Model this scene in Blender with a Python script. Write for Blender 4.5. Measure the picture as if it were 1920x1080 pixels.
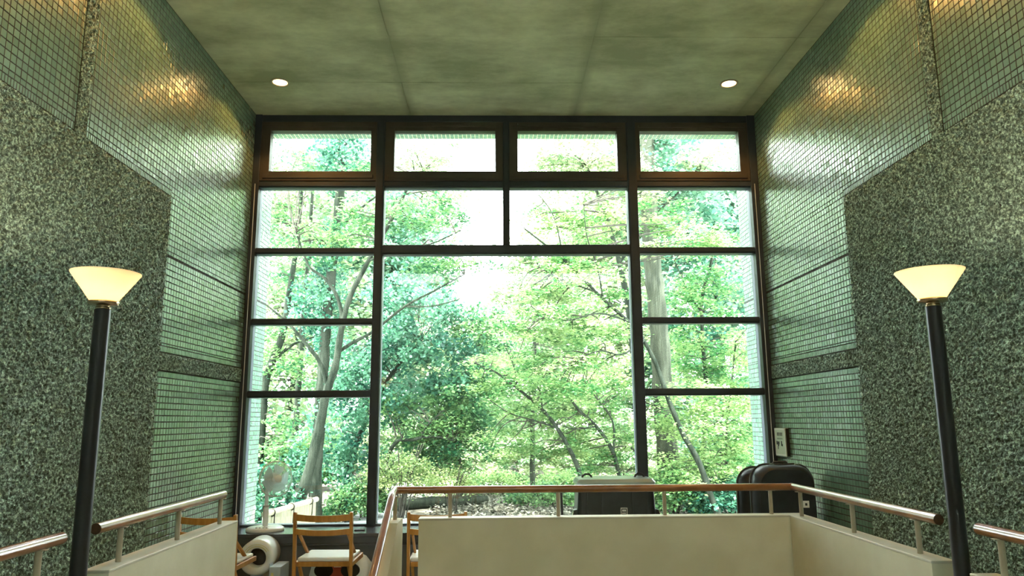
import bpy, bmesh, math, random
import numpy as np
from mathutils import Vector, Matrix, Euler

for _o in list(bpy.data.objects):
    bpy.data.objects.remove(_o, do_unlink=True)
scene = bpy.context.scene
COL = scene.collection
rng = np.random.default_rng(7)
random.seed(7)

# ------------------------------------------------------------------ camera
EYE = 1.5
YAW, PITCH, ROLL, FPX = 0.0211, 0.1792, -0.0067, 1370.39
_fw = np.array([math.sin(YAW) * math.cos(PITCH), math.cos(YAW) * math.cos(PITCH), math.sin(PITCH)])
_r = np.array([math.cos(YAW), -math.sin(YAW), 0.0])
_u = np.cross(_r, _fw)
CR = _r * math.cos(ROLL) + _u * math.sin(ROLL)
CU = -_r * math.sin(ROLL) + _u * math.cos(ROLL)
cam_data = bpy.data.cameras.new('camera')
cam = bpy.data.objects.new('camera', cam_data)
COL.objects.link(cam)
cam.matrix_world = Matrix(((CR[0], CU[0], -_fw[0], 0), (CR[1], CU[1], -_fw[1], 0), (CR[2], CU[2], -_fw[2], EYE), (0, 0, 0, 1)))
cam_data.sensor_width = 36.0
cam_data.lens = 36.0 * FPX / 1920.0
cam_data.clip_start = 0.05
cam_data.clip_end = 300
scene.camera = cam

# ------------------------------------------------------------------ sky, sun, exposure
world = bpy.data.worlds.new('sky')
scene.world = world
world.use_nodes = True
wb = world.node_tree.nodes['Background']
wb.inputs['Color'].default_value = (0.90, 0.97, 1.0, 1)
wb.inputs['Strength'].default_value = 15.0

sun_data = bpy.data.lights.new('sun', 'SUN')
sun_data.energy = 21.0
sun_data.angle = math.radians(3)
sun_data.color = (1.0, 0.95, 0.84)
sun = bpy.data.objects.new('sun', sun_data)
COL.objects.link(sun)
sun.rotation_euler = Vector((0.50, 0.16, -1.2)).to_track_quat('-Z', 'Y').to_euler()

scene.view_settings.view_transform = 'Standard'
scene.view_settings.look = 'None'
scene.view_settings.gamma = 1.0
scene.view_settings.use_curve_mapping = False
scene.view_settings.exposure = 1.2
DOWNLIGHT_W = 15.0
LAMP_W = 10.5

# ------------------------------------------------------------------ helpers
def link(o, parent=None):
    COL.objects.link(o)
    if parent is not None:
        o.parent = parent
    return o

def tag(o, label=None, cat=None, group=None, kind=None):
    if label: o['label'] = label
    if cat: o['category'] = cat
    if group: o['group'] = group
    if kind: o['kind'] = kind
    return o

def empty(name, loc=(0, 0, 0), rz=0.0, parent=None):
    o = bpy.data.objects.new(name, None)
    o.empty_display_size = 0.05
    o.location = loc
    o.rotation_euler = (0, 0, rz)
    return link(o, parent)

def arr_mesh(name, verts, faces, mat=None, smooth=False):
    """numpy verts (N,3), faces (M,k)"""
    verts = np.asarray(verts, np.float32)
    faces = np.asarray(faces, np.int32)
    me = bpy.data.meshes.new(name)
    k = faces.shape[1]
    me.vertices.add(len(verts)); me.vertices.foreach_set('co', verts.ravel())
    me.loops.add(faces.size); me.loops.foreach_set('vertex_index', faces.ravel())
    me.polygons.add(len(faces)); me.polygons.foreach_set('loop_start', np.arange(0, faces.size, k, dtype=np.int32))
    me.update(calc_edges=True)
    me.polygons.foreach_set('use_smooth', np.full(len(faces), bool(smooth)))
    if mat: me.materials.append(mat)
    return me

class MB:
    """collects shapes, builds ONE mesh object"""
    def __init__(self):
        self.v = []; self.f = []; self.sm = []
    def add(self, verts, faces, smooth=False):
        n = len(self.v)
        self.v += [tuple(map(float, q)) for q in verts]
        self.f += [tuple(i + n for i in f) for f in faces]
        self.sm += [smooth] * len(faces)
        return self
    def box(self, x0, x1, y0, y1, z0, z1, c=0.0):
        if c <= 0:
            v = [(x, y, z) for x in (x0, x1) for y in (y0, y1) for z in (z0, z1)]
            f = [(0, 1, 3, 2), (4, 6, 7, 5), (0, 4, 5, 1), (2, 3, 7, 6), (0, 2, 6, 4), (1, 5, 7, 3)]
            return self.add(v, f)
        bm = bmesh.new()
        bmesh.ops.create_cube(bm, size=1)
        for q in bm.verts:
            q.co = ((x0 + x1) / 2 + q.co.x * (x1 - x0), (y0 + y1) / 2 + q.co.y * (y1 - y0), (z0 + z1) / 2 + q.co.z * (z1 - z0))
        bmesh.ops.bevel(bm, geom=list(bm.edges), offset=c, segments=2, affect='EDGES', profile=0.5)
        bm.verts.ensure_lookup_table(); bm.verts.index_update()
        self.add([q.co for q in bm.verts], [[q.index for q in f.verts] for f in bm.faces])
        bm.free()
        return self
    def bar(self, a, b, w, h, up=(0, 0, 1), c=0.0):
        """beam from a to b, cross-section w (side) x h (along up)"""
        a = Vector(a); b = Vector(b); d = (b - a); L = d.length; d.normalize()
        s = d.cross(Vector(up))
        if s.length < 1e-4: s = d.cross(Vector((0, 1, 0)))
        s.normalize(); n = s.cross(d)
        t = MB().box(-w / 2, w / 2, 0, L, -h / 2, h / 2, c)
        self.add([a + s * q[0] + d * q[1] + n * q[2] for q in t.v], t.f)
        return self
    def tube(self, pts, r, n=10, cap=True, smooth=True):
        pts = [Vector(p) for p in pts]
        rs = r if isinstance(r, (list, tuple)) else [r] * len(pts)
        rings = []
        ref = None
        for i, p in enumerate(pts):
            if i == 0: d = pts[1] - pts[0]
            elif i == len(pts) - 1: d = pts[-1] - pts[-2]
            else: d = (pts[i] - pts[i - 1]).normalized() + (pts[i + 1] - pts[i]).normalized()
            d.normalize()
            if ref is None:
                ref = d.orthogonal().normalized()
            else:
                ref = (ref - d * ref.dot(d))
                ref = ref.normalized() if ref.length > 1e-6 else d.orthogonal().normalized()
            e = d.cross(ref)
            rings.append([p + (ref * math.cos(t) + e * math.sin(t)) * rs[i] for t in [2 * math.pi * k / n for k in range(n)]])
        v = [q for ring in rings for q in ring]
        f = []
        for i in range(len(rings) - 1):
            for k in range(n):
                f.append((i * n + k, i * n + (k + 1) % n, (i + 1) * n + (k + 1) % n, (i + 1) * n + k))
        self.add(v, f, smooth)
        if cap:
            self.add(rings[0], [tuple(range(n))[::-1]])
            self.add(rings[-1], [tuple(range(n))])
        return self
    def lathe(self, prof, n=32, cx=0, cy=0, smooth=True, closed=False):
        """prof: list of (r,z); revolve about vertical axis"""
        v = []; f = []
        for r, z in prof:
            for k in range(n):
                t = 2 * math.pi * k / n
                v.append((cx + r * math.cos(t), cy + r * math.sin(t), z))
        m = len(prof)
        for i in range(m - 1 if not closed else m):
            j = (i + 1) % m
            for k in range(n):
                f.append((i * n + k, i * n + (k + 1) % n, j * n + (k + 1) % n, j * n + k))
        return self.add(v, f, smooth)
    def prism(self, poly, h0, h1, axis='y'):
        """extrude 2D polygon: axis y -> poly is (x,z); axis z -> (x,y); axis x -> (y,z)"""
        def P(a, b, h):
            return {'y': (a, h, b), 'z': (a, b, h), 'x': (h, a, b)}[axis]
        n = len(poly)
        v = [P(a, b, h0) for a, b in poly] + [P(a, b, h1) for a, b in poly]
        f = [tuple(range(n)), tuple(range(2 * n - 1, n - 1, -1))]
        f += [(i, i + n, (i + 1) % n + n, (i + 1) % n) for i in range(n)]
        return self.add(v, f)
    def xform(self, M):
        self.v = [tuple(M @ Vector(q)) for q in self.v]
        return self
    def mesh(self, name, mat):
        me = bpy.data.meshes.new(name)
        me.from_pydata(self.v, [], self.f)
        me.polygons.foreach_set('use_smooth', self.sm)
        bm = bmesh.new(); bm.from_mesh(me)
        bmesh.ops.recalc_face_normals(bm, faces=bm.faces)
        bm.to_mesh(me); bm.free()
        me.update()
        if mat: me.materials.append(mat)
        return me
    def build(self, name, mat, parent=None, loc=None):
        o = bpy.data.objects.new(name, self.mesh(name, mat))
        if loc is not None: o.location = loc
        return link(o, parent)

def copy_tree(o, parent=None):
    c = o.copy()
    COL.objects.link(c)
    c.parent = parent
    for ch in list(o.children):
        copy_tree(ch, c)
    return c

def rounded_poly(x0, x1, z0, z1, r, n=6, r_low=None):
    rl = r if r_low is None else r_low
    out = []
    for cx, cz, a0, rr in ((x1 - r, z1 - r, 0, r), (x0 + r, z1 - r, 90, r), (x0 + rl, z0 + rl, 180, rl), (x1 - rl, z0 + rl, 270, rl)):
        for k in range(n + 1):
            t = math.radians(a0 + 90 * k / n)
            out.append((cx + rr * math.cos(t), cz + rr * math.sin(t)))
    return out

# ------------------------------------------------------------------ materials
def mat_new(name):
    m = bpy.data.materials.new(name)
    m.use_nodes = True
    nt = m.node_tree
    return m, nt, nt.nodes['Principled BSDF']

def N(nt, typ, **kw):
    n = nt.nodes.new(typ)
    for k, v in kw.items():
        if k in ('loc',): continue
        setattr(n, k, v)
    return n

def pmat(name, c1, c2=None, scale=8.0, rough=0.5, metal=0.0, spec=0.5, bump=0.0, bscale=None, coat=0.0, detail=5.0, stretch=None, ramp=(0.35, 0.65), bdist=0.01, rough2=None):
    m, nt, b = mat_new(name)
    b.inputs['Roughness'].default_value = rough
    b.inputs['Metallic'].default_value = metal
    b.inputs['Specular IOR Level'].default_value = spec
    b.inputs['Coat Weight'].default_value = coat
    b.inputs['Coat Roughness'].default_value = 0.12
    b.inputs['Base Color'].default_value = (*c1, 1)
    tc = N(nt, 'ShaderNodeTexCoord')
    src = tc.outputs['Object']
    if stretch:
        mp = N(nt, 'ShaderNodeMapping'); mp.inputs['Scale'].default_value = stretch
        nt.links.new(src, mp.inputs['Vector']); src = mp.outputs['Vector']
    if c2 is not None:
        nz = N(nt, 'ShaderNodeTexNoise'); nz.inputs['Scale'].default_value = scale; nz.inputs['Detail'].default_value = detail
        nt.links.new(src, nz.inputs['Vector'])
        cr = N(nt, 'ShaderNodeValToRGB')
        cr.color_ramp.elements[0].position = ramp[0]; cr.color_ramp.elements[0].color = (*c1, 1)
        cr.color_ramp.elements[1].position = ramp[1]; cr.color_ramp.elements[1].color = (*c2, 1)
        nt.links.new(nz.outputs['Fac'], cr.inputs['Fac'])
        nt.links.new(cr.outputs['Color'], b.inputs['Base Color'])
        if rough2 is not None:
            mr = N(nt, 'ShaderNodeMapRange'); mr.inputs['To Min'].default_value = rough; mr.inputs['To Max'].default_value = rough2
            nt.links.new(nz.outputs['Fac'], mr.inputs['Value']); nt.links.new(mr.outputs['Result'], b.inputs['Roughness'])
    if bump > 0:
        nb = N(nt, 'ShaderNodeTexNoise'); nb.inputs['Scale'].default_value = bscale or scale * 4; nb.inputs['Detail'].default_value = 6
        nt.links.new(src, nb.inputs['Vector'])
        bp = N(nt, 'ShaderNodeBump'); bp.inputs['Strength'].default_value = bump; bp.inputs['Distance'].default_value = bdist
        nt.links.new(nb.outputs['Fac'], bp.inputs['Height']); nt.links.new(bp.outputs['Normal'], b.inputs['Normal'])
    return m

def leaf_mat(name, dark, light, trans=0.5, gloss=0.15, trans_boost=1.0):
    """two-sided leaf: diffuse + translucent; tint attribute picks between two greens"""
    m, nt, b = mat_new(name)
    nt.nodes.remove(b)
    out = nt.nodes['Material Output']
    at = N(nt, 'ShaderNodeAttribute'); at.attribute_name = 'tint'
    cr = N(nt, 'ShaderNodeValToRGB')
    cr.color_ramp.elements[0].position = 0.1; cr.color_ramp.elements[0].color = (*dark, 1)
    cr.color_ramp.elements[1].position = 0.9; cr.color_ramp.elements[1].color = (*light, 1)
    nt.links.new(at.outputs['Fac'], cr.inputs['Fac'])
    d = N(nt, 'ShaderNodeBsdfDiffuse'); t = N(nt, 'ShaderNodeBsdfTranslucent')
    g = N(nt, 'ShaderNodeBsdfGlossy'); g.inputs['Roughness'].default_value = 0.4
    nt.links.new(cr.outputs['Color'], d.inputs['Color']); nt.links.new(cr.outputs['Color'], t.inputs['Color'])
    mx = N(nt, 'ShaderNodeMixShader'); mx.inputs[0].default_value = trans
    nt.links.new(d.outputs[0], mx.inputs[1]); nt.links.new(t.outputs[0], mx.inputs[2])
    m2 = N(nt, 'ShaderNodeMixShader'); m2.inputs[0].default_value = gloss * 0.2
    nt.links.new(mx.outputs[0], m2.inputs[1]); nt.links.new(g.outputs[0], m2.inputs[2])
    nt.links.new(m2.outputs[0], out.inputs['Surface'])
    return m

def emit_mat(name, col, s):
    m, nt, b = mat_new(name)
    b.inputs['Base Color'].default_value = (*col, 1)
    b.inputs['Emission Color'].default_value = (*col, 1)
    b.inputs['Emission Strength'].default_value = s
    return m

M = {}
M['grout'] = pmat('dark_grout', (0.018, 0.022, 0.018), (0.035, 0.04, 0.033), 30, 0.9)
def tile_mat():
    m, nt, b = mat_new('glazed_wall_tile')
    at = N(nt, 'ShaderNodeAttribute'); at.attribute_name = 'tint'
    tc = N(nt, 'ShaderNodeTexCoord')
    gm = N(nt, 'ShaderNodeNewGeometry')
    nz = N(nt, 'ShaderNodeTexNoise'); nz.inputs['Scale'].default_value = 3.0; nz.inputs['Detail'].default_value = 3
    nt.links.new(gm.outputs['Position'], nz.inputs['Vector'])
    ad = N(nt, 'ShaderNodeMath', operation='MULTIPLY_ADD'); ad.inputs[1].default_value = 0.5; ad.inputs[2].default_value = 0.0
    nt.links.new(nz.outputs['Fac'], ad.inputs[0])
    ad2 = N(nt, 'ShaderNodeMath', operation='MULTIPLY_ADD'); ad2.inputs[1].default_value = 0.5
    nt.links.new(at.outputs['Fac'], ad2.inputs[0]); nt.links.new(ad.outputs[0], ad2.inputs[2])
    cr = N(nt, 'ShaderNodeValToRGB')
    cr.color_ramp.elements[0].position = 0.15; cr.color_ramp.elements[0].color = (0.125, 0.24, 0.18, 1)
    cr.color_ramp.elements[1].position = 0.85; cr.color_ramp.elements[1].color = (0.20, 0.35, 0.27, 1)
    nt.links.new(ad2.outputs[0], cr.inputs['Fac']); nt.links.new(cr.outputs['Color'], b.inputs['Base Color'])
    b.inputs['Roughness'].default_value = 0.27
    b.inputs['Specular IOR Level'].default_value = 0.9
    b.inputs['Coat Weight'].default_value = 0.9
    b.inputs['Coat IOR'].default_value = 1.7
    b.inputs['Coat Roughness'].default_value = 0.24
    nb = N(nt, 'ShaderNodeTexNoise'); nb.inputs['Scale'].default_value = 45; nb.inputs['Detail'].default_value = 2
    nt.links.new(gm.outputs['Position'], nb.inputs['Vector'])
    bp = N(nt, 'ShaderNodeBump'); bp.inputs['Strength'].default_value = 0.25; bp.inputs['Distance'].default_value = 0.002
    nt.links.new(nb.outputs['Fac'], bp.inputs['Height']); nt.links.new(bp.outputs['Normal'], b.inputs['Normal'])
    return m
M['tile'] = tile_mat()
def stone_mat():
    m, nt, b = mat_new('scraped_stone_render')
    gm = N(nt, 'ShaderNodeNewGeometry')
    nz = N(nt, 'ShaderNodeTexNoise'); nz.inputs['Scale'].default_value = 62; nz.inputs['Detail'].default_value = 6; nz.inputs['Roughness'].default_value = 0.75
    nt.links.new(gm.outputs['Position'], nz.inputs['Vector'])
    cr = N(nt, 'ShaderNodeValToRGB')
    e = cr.color_ramp.elements
    e[0].position = 0.42; e[0].color = (0.034, 0.062, 0.050, 1)
    e[1].position = 0.62; e[1].color = (0.56, 0.80, 0.68, 1)
    k = e.new(0.52); k.color = (0.155, 0.24, 0.20, 1)
    nt.links.new(nz.outputs['Fac'], cr.inputs['Fac']); nt.links.new(cr.outputs['Color'], b.inputs['Base Color'])
    b.inputs['Roughness'].default_value = 0.75
    nb = N(nt, 'ShaderNodeTexNoise'); nb.inputs['Scale'].default_value = 160; nb.inputs['Detail'].default_value = 4
    nt.links.new(gm.outputs['Position'], nb.inputs['Vector'])
    bp = N(nt, 'ShaderNodeBump'); bp.inputs['Strength'].default_value = 0.6; bp.inputs['Distance'].default_value = 0.004
    nt.links.new(nb.outputs['Fac'], bp.inputs['Height']); nt.links.new(bp.outputs['Normal'], b.inputs['Normal'])
    return m
M['stone'] = stone_mat()
def concrete_mat():
    m, nt, b = mat_new('board_concrete')
    gm = N(nt, 'ShaderNodeNewGeometry')
    mp = N(nt, 'ShaderNodeMapping'); mp.inputs['Scale'].default_value = (0.8, 1.4, 1)
    nt.links.new(gm.outputs['Position'], mp.inputs['Vector'])
    n1 = N(nt, 'ShaderNodeTexNoise'); n1.inputs['Scale'].default_value = 1.6; n1.inputs['Detail'].default_value = 8; n1.inputs['Roughness'].default_value = 0.65
    nt.links.new(mp.outputs['Vector'], n1.inputs['Vector'])
    cr = N(nt, 'ShaderNodeValToRGB')
    e = cr.color_ramp.elements
    e[0].position = 0.36; e[0].color = (0.38, 0.42, 0.25, 1)
    e[1].position = 0.66; e[1].color = (0.72, 0.78, 0.53, 1)
    nt.links.new(n1.outputs['Fac'], cr.inputs['Fac'])
    n2 = N(nt, 'ShaderNodeTexNoise'); n2.inputs['Scale'].default_value = 3.2; n2.inputs['Detail'].default_value = 9; n2.inputs['Roughness'].default_value = 0.8
    nt.links.new(gm.outputs['Position'], n2.inputs['Vector'])
    c2 = N(nt, 'ShaderNodeValToRGB')
    c2.color_ramp.elements[0].position = 0.66; c2.color_ramp.elements[0].color = (0, 0, 0, 1)
    c2.color_ramp.elements[1].position = 0.76; c2.color_ramp.elements[1].color = (0.45, 0.45, 0.45, 1)
    nt.links.new(n2.outputs['Fac'], c2.inputs['Fac'])
    mx = N(nt, 'ShaderNodeMixRGB'); mx.inputs['Color2'].default_value = (0.66, 0.68, 0.54, 1)
    nt.links.new(c2.outputs['Color'], mx.inputs['Fac']); nt.links.new(cr.outputs['Color'], mx.inputs['Color1'])
    # dark stains that follow the shuttering joints
    sx = N(nt, 'ShaderNodeSeparateXYZ'); nt.links.new(gm.outputs['Position'], sx.inputs[0])
    prev = None
    for xx, half in ((-0.858, 0.085), (0.785, 0.085), (2.432, 0.08)):
        a1 = N(nt, 'ShaderNodeMath', operation='SUBTRACT'); a1.inputs[1].default_value = xx; nt.links.new(sx.outputs['X'], a1.inputs[0])
        a2 = N(nt, 'ShaderNodeMath', operation='ABSOLUTE'); nt.links.new(a1.outputs[0], a2.inputs[0])
        a3 = N(nt, 'ShaderNodeMapRange'); a3.inputs['From Min'].default_value = half; a3.inputs['From Max'].default_value = 0.0; nt.links.new(a2.outputs[0], a3.inputs['Value'])
        if prev is not None:
            a4 = N(nt, 'ShaderNodeMath', operation='MAXIMUM'); nt.links.new(prev, a4.inputs[0]); nt.links.new(a3.outputs[0], a4.inputs[1]); prev = a4.outputs[0]
        else: prev = a3.outputs[0]
    a5 = N(nt, 'ShaderNodeMath', operation='MULTIPLY'); nt.links.new(prev, a5.inputs[0]); nt.links.new(n1.outputs['Fac'], a5.inputs[1])
    ms = N(nt, 'ShaderNodeMixRGB'); ms.inputs['Color2'].default_value = (0.24, 0.26, 0.155, 1)
    nt.links.new(a5.outputs[0], ms.inputs['Fac']); nt.links.new(mx.outputs['Color'], ms.inputs['Color1'])
    nt.links.new(ms.outputs['Color'], b.inputs['Base Color'])
    b.inputs['Roughness'].default_value = 0.7
    n3 = N(nt, 'ShaderNodeTexNoise'); n3.inputs['Scale'].default_value = 40; n3.inputs['Detail'].default_value = 6
    nt.links.new(gm.outputs['Position'], n3.inputs['Vector'])
    bp = N(nt, 'ShaderNodeBump'); bp.inputs['Strength'].default_value = 0.2; bp.inputs['Distance'].default_value = 0.004
    nt.links.new(n3.outputs['Fac'], bp.inputs['Height']); nt.links.new(bp.outputs['Normal'], b.inputs['Normal'])
    return m
M['concrete'] = concrete_mat()
M['steel'] = pmat('dark_window_steel', (0.020, 0.028, 0.044), (0.029, 0.038, 0.056), 6, 0.45, spec=0.5)
M['bronze'] = pmat('bronze_sash', (0.048, 0.040, 0.035), (0.064, 0.053, 0.045), 5, 0.42, spec=0.5)
M['bead'] = pmat('pale_glazing_bead', (0.8, 0.82, 0.84), (0.7, 0.72, 0.74), 9, 0.4)
M['plaster'] = pmat('cream_plaster', (0.60, 0.57, 0.42), (0.68, 0.65, 0.50), 3.5, 0.75, bump=0.15, bscale=60, bdist=0.003)
M['coping'] = pmat('cream_coping', (0.52, 0.50, 0.41), (0.58, 0.56, 0.47), 6, 0.55, bump=0.1, bscale=50, bdist=0.002)
M['railwood'] = pmat('varnished_rail_wood', (0.20, 0.075, 0.022), (0.30, 0.125, 0.04), 9, 0.28, coat=0.6, stretch=(1, 1, 1), bump=0.05, bscale=50)
M['post'] = pmat('cream_painted_post', (0.38, 0.34, 0.25), (0.44, 0.40, 0.30), 12, 0.4)
M['endgrain'] = pmat('rail_end_grain', (0.06, 0.03, 0.015), (0.11, 0.055, 0.025), 60, 0.6)
M['black'] = pmat('black_lamp_paint', (0.010, 0.012, 0.018), (0.016, 0.018, 0.025), 8, 0.33)
M['brass'] = pmat('lamp_brass', (0.55, 0.42, 0.28), (0.45, 0.33, 0.22), 10, 0.25, metal=1.0)
M['chairwood'] = pmat('honey_beech', (0.40, 0.175, 0.032), (0.52, 0.25, 0.055), 5, 0.38, stretch=(6, 6, 1), coat=0.3)
M['vinyl'] = pmat('white_vinyl', (0.72, 0.73, 0.74), (0.78, 0.79, 0.80), 6, 0.4)
M['bench'] = pmat('dark_bench_paint', (0.045, 0.052, 0.066), (0.06, 0.068, 0.082), 7, 0.25, spec=0.6)
M['benchpanel'] = pmat('grey_bench_panel', (0.085, 0.098, 0.115), (0.105, 0.118, 0.135), 4, 0.5)
M['whiteplastic'] = pmat('white_plastic', (0.74, 0.80, 0.83), (0.80, 0.86, 0.88), 6, 0.35)
M['greyplastic'] = pmat('grey_plastic', (0.35, 0.37, 0.38), (0.42, 0.44, 0.45), 10, 0.4)
M['blackplastic'] = pmat('black_case_plastic', (0.010, 0.013, 0.020), (0.017, 0.021, 0.030), 14, 0.38, bump=0.1, bscale=120, bdist=0.002)
M['darkgrey'] = pmat('charcoal_plastic', (0.025, 0.028, 0.032), (0.035, 0.038, 0.043), 10, 0.45)
M['paper'] = pmat('white_label', (0.75, 0.75, 0.72), (0.8, 0.8, 0.78), 20, 0.6)
M['ink'] = pmat('black_print', (0.012, 0.013, 0.012), None, rough=0.6)
M['faintink'] = pmat('faint_print', (0.28, 0.34, 0.27), None, rough=0.6)
M['plate'] = pmat('pale_green_plate', (0.50, 0.58, 0.46), (0.55, 0.63, 0.50), 9, 0.4)
M['chrome'] = pmat('chrome', (0.75, 0.75, 0.76), None, rough=0.2, metal=1.0)
M['floor'] = pmat('grey_floor', (0.42, 0.44, 0.38), (0.50, 0.52, 0.46), 3, 0.5)
M['bounce_slab'] = pmat('pale_bounce_concrete', (0.27, 0.29, 0.26), (0.33, 0.35, 0.32), 3, 0.9, spec=0.2)
M['bamboo'] = pmat('pale_bamboo', (0.15, 0.145, 0.085), (0.22, 0.21, 0.13), 14, 0.5, stretch=(3, 3, 0.4))
M['rope'] = pmat('dark_rope', (0.03, 0.026, 0.02), (0.05, 0.045, 0.035), 80, 0.9)
M['red'] = pmat('red_print', (0.42, 0.06, 0.025), (0.48, 0.08, 0.03), 9, 0.4)
M['cream'] = pmat('cream_print', (0.70, 0.66, 0.50), (0.75, 0.72, 0.58), 9, 0.4)
M['yellowprint'] = pmat('yellow_print', (0.62, 0.60, 0.22), (0.7, 0.7, 0.4), 20, 0.5)
M['bluebox'] = pmat('pale_blue_card', (0.40, 0.50, 0.58), (0.48, 0.58, 0.66), 9, 0.5)
M['hole'] = pmat('dark_core', (0.06, 0.05, 0.045), (0.10, 0.085, 0.07), 20, 0.8)
M['bark'] = pmat('grey_bark', (0.008, 0.012, 0.008), (0.026, 0.032, 0.023), 14, 0.9, bump=0.8, bscale=30, bdist=0.03, stretch=(1, 1, 0.25), spec=0.05)
M['cedarbark'] = pmat('cedar_bark', (0.022, 0.026, 0.018), (0.056, 0.062, 0.044), 10, 0.9, bump=0.9, bscale=24, bdist=0.04, stretch=(1, 1, 0.15), spec=0.05)
M['twig'] = pmat('dark_twig', (0.02, 0.02, 0.016), (0.045, 0.042, 0.034), 14, 0.9, spec=0.05)
M['soil'] = pmat('leaf_litter', (0.03, 0.027, 0.02), (0.15, 0.14, 0.115), 9, 0.95, bump=0.6, bscale=25, detail=10, bdist=0.05, spec=0.05)
M['path'] = pmat('pale_concrete_path', (0.26, 0.27, 0.26), (0.34, 0.35, 0.34), 3, 0.9)
M['maple'] = leaf_mat('maple_leaf', (0.026, 0.125, 0.034), (0.285, 0.41, 0.155), 0.48, 0.1)
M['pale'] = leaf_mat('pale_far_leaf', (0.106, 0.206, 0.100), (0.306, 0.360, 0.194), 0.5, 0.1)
M['ever'] = leaf_mat('evergreen_leaf', (0.006, 0.055, 0.036), (0.075, 0.205, 0.115), 0.38, 0.15)
M['midgreen'] = leaf_mat('mid_green_leaf', (0.016, 0.085, 0.038), (0.150, 0.275, 0.095), 0.45, 0.1)
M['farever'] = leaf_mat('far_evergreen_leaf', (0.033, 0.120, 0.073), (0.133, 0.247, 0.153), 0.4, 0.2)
M['azalea'] = leaf_mat('azalea_leaf', (0.067, 0.133, 0.033), (0.239, 0.293, 0.106), 0.4, 0.2)

def glass_mat():
    m, nt, b = mat_new('window_glass')
    nt.nodes.remove(b)
    out = nt.nodes['Material Output']
    fr = N(nt, 'ShaderNodeFresnel'); fr.inputs['IOR'].default_value = 1.5
    tr = N(nt, 'ShaderNodeBsdfTransparent'); tr.inputs['Color'].default_value = (0.965, 0.985, 0.975, 1)
    gl = N(nt, 'ShaderNodeBsdfGlossy'); gl.inputs['Roughness'].default_value = 0.0
    mx = N(nt, 'ShaderNodeMixShader')
    nt.links.new(fr.outputs[0], mx.inputs[0]); nt.links.new(tr.outputs[0], mx.inputs[1]); nt.links.new(gl.outputs[0], mx.inputs[2])
    nt.links.new(mx.outputs[0], out.inputs['Surface'])
    return m
M['glass'] = glass_mat()

def shade_mat():
    m, nt, b = mat_new('frosted_lamp_glass')
    nt.nodes.remove(b)
    out = nt.nodes['Material Output']
    t = N(nt, 'ShaderNodeBsdfTranslucent'); t.inputs['Color'].default_value = (0.97, 0.90, 0.76, 1)
    d = N(nt, 'ShaderNodeBsdfDiffuse'); d.inputs['Color'].default_value = (0.9, 0.84, 0.72, 1)
    mx = N(nt, 'ShaderNodeMixShader'); mx.inputs[0].default_value = 0.6
    nt.links.new(d.outputs[0], mx.inputs[1]); nt.links.new(t.outputs[0], mx.inputs[2])
    nt.links.new(mx.outputs[0], out.inputs['Surface'])
    return m
M['shade'] = shade_mat()
def frosted_mat():
    m, nt, b = mat_new('added_rooflight_glass')
    nt.nodes.remove(b)
    out = nt.nodes['Material Output']
    t = N(nt, 'ShaderNodeBsdfTranslucent'); t.inputs['Color'].default_value = (FROST * 0.93, FROST, FROST * 0.98, 1)
    d = N(nt, 'ShaderNodeBsdfDiffuse'); d.inputs['Color'].default_value = (0.6, 0.62, 0.62, 1)
    mx = N(nt, 'ShaderNodeMixShader'); mx.inputs[0].default_value = 0.8
    nt.links.new(d.outputs[0], mx.inputs[1]); nt.links.new(t.outputs[0], mx.inputs[2])
    nt.links.new(mx.outputs[0], out.inputs['Surface'])
    return m
FROST = 0.46
M['frosted'] = frosted_mat()
M['lens'] = emit_mat('downlight_bulb', (1.0, 0.62, 0.24), 15.0)
def lid_mat():
    m, nt, b = mat_new('translucent_lid')
    b.inputs['Base Color'].default_value = (0.50, 0.66, 0.70, 1)
    b.inputs['Roughness'].default_value = 0.25
    b.inputs['Transmission Weight'].default_value = 0.35
    return m
M['lid'] = lid_mat()
M['guard'] = pmat('white_fan_wire', (0.70, 0.74, 0.75), None, rough=0.35)
def blade_mat():
    m, nt, b = mat_new('clear_fan_blade')
    nt.nodes.remove(b)
    out = nt.nodes['Material Output']
    t = N(nt, 'ShaderNodeBsdfTranslucent'); t.inputs['Color'].default_value = (0.72, 0.82, 0.84, 1)
    d = N(nt, 'ShaderNodeBsdfDiffuse'); d.inputs['Color'].default_value = (0.78, 0.84, 0.86, 1)
    r = N(nt, 'ShaderNodeBsdfTransparent'); r.inputs['Color'].default_value = (0.85, 0.93, 0.95, 1)
    mx = N(nt, 'ShaderNodeMixShader'); mx.inputs[0].default_value = 0.5
    nt.links.new(d.outputs[0], mx.inputs[1]); nt.links.new(t.outputs[0], mx.inputs[2])
    m2 = N(nt, 'ShaderNodeMixShader'); m2.inputs[0].default_value = 0.35
    nt.links.new(mx.outputs[0], m2.inputs[1]); nt.links.new(r.outputs[0], m2.inputs[2])
    nt.links.new(m2.outputs[0], out.inputs['Surface'])
    return m
M['blade'] = blade_mat()

# ------------------------------------------------------------------ the room
L, R, CEIL = -2.402, 2.611, 4.526
YB, YW, YO = -3.0, 7.0, 7.58           # back wall, window plane, outer face of the walls
STONE_Y, STONE_Z = 5.235, 3.135
B0, B1 = 3.990, 4.092                  # vertical stone band
H0, H1 = 1.873, 1.992                  # horizontal stone band
P = 0.045; GAP = 0.0070; HALF = 0.024

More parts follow.
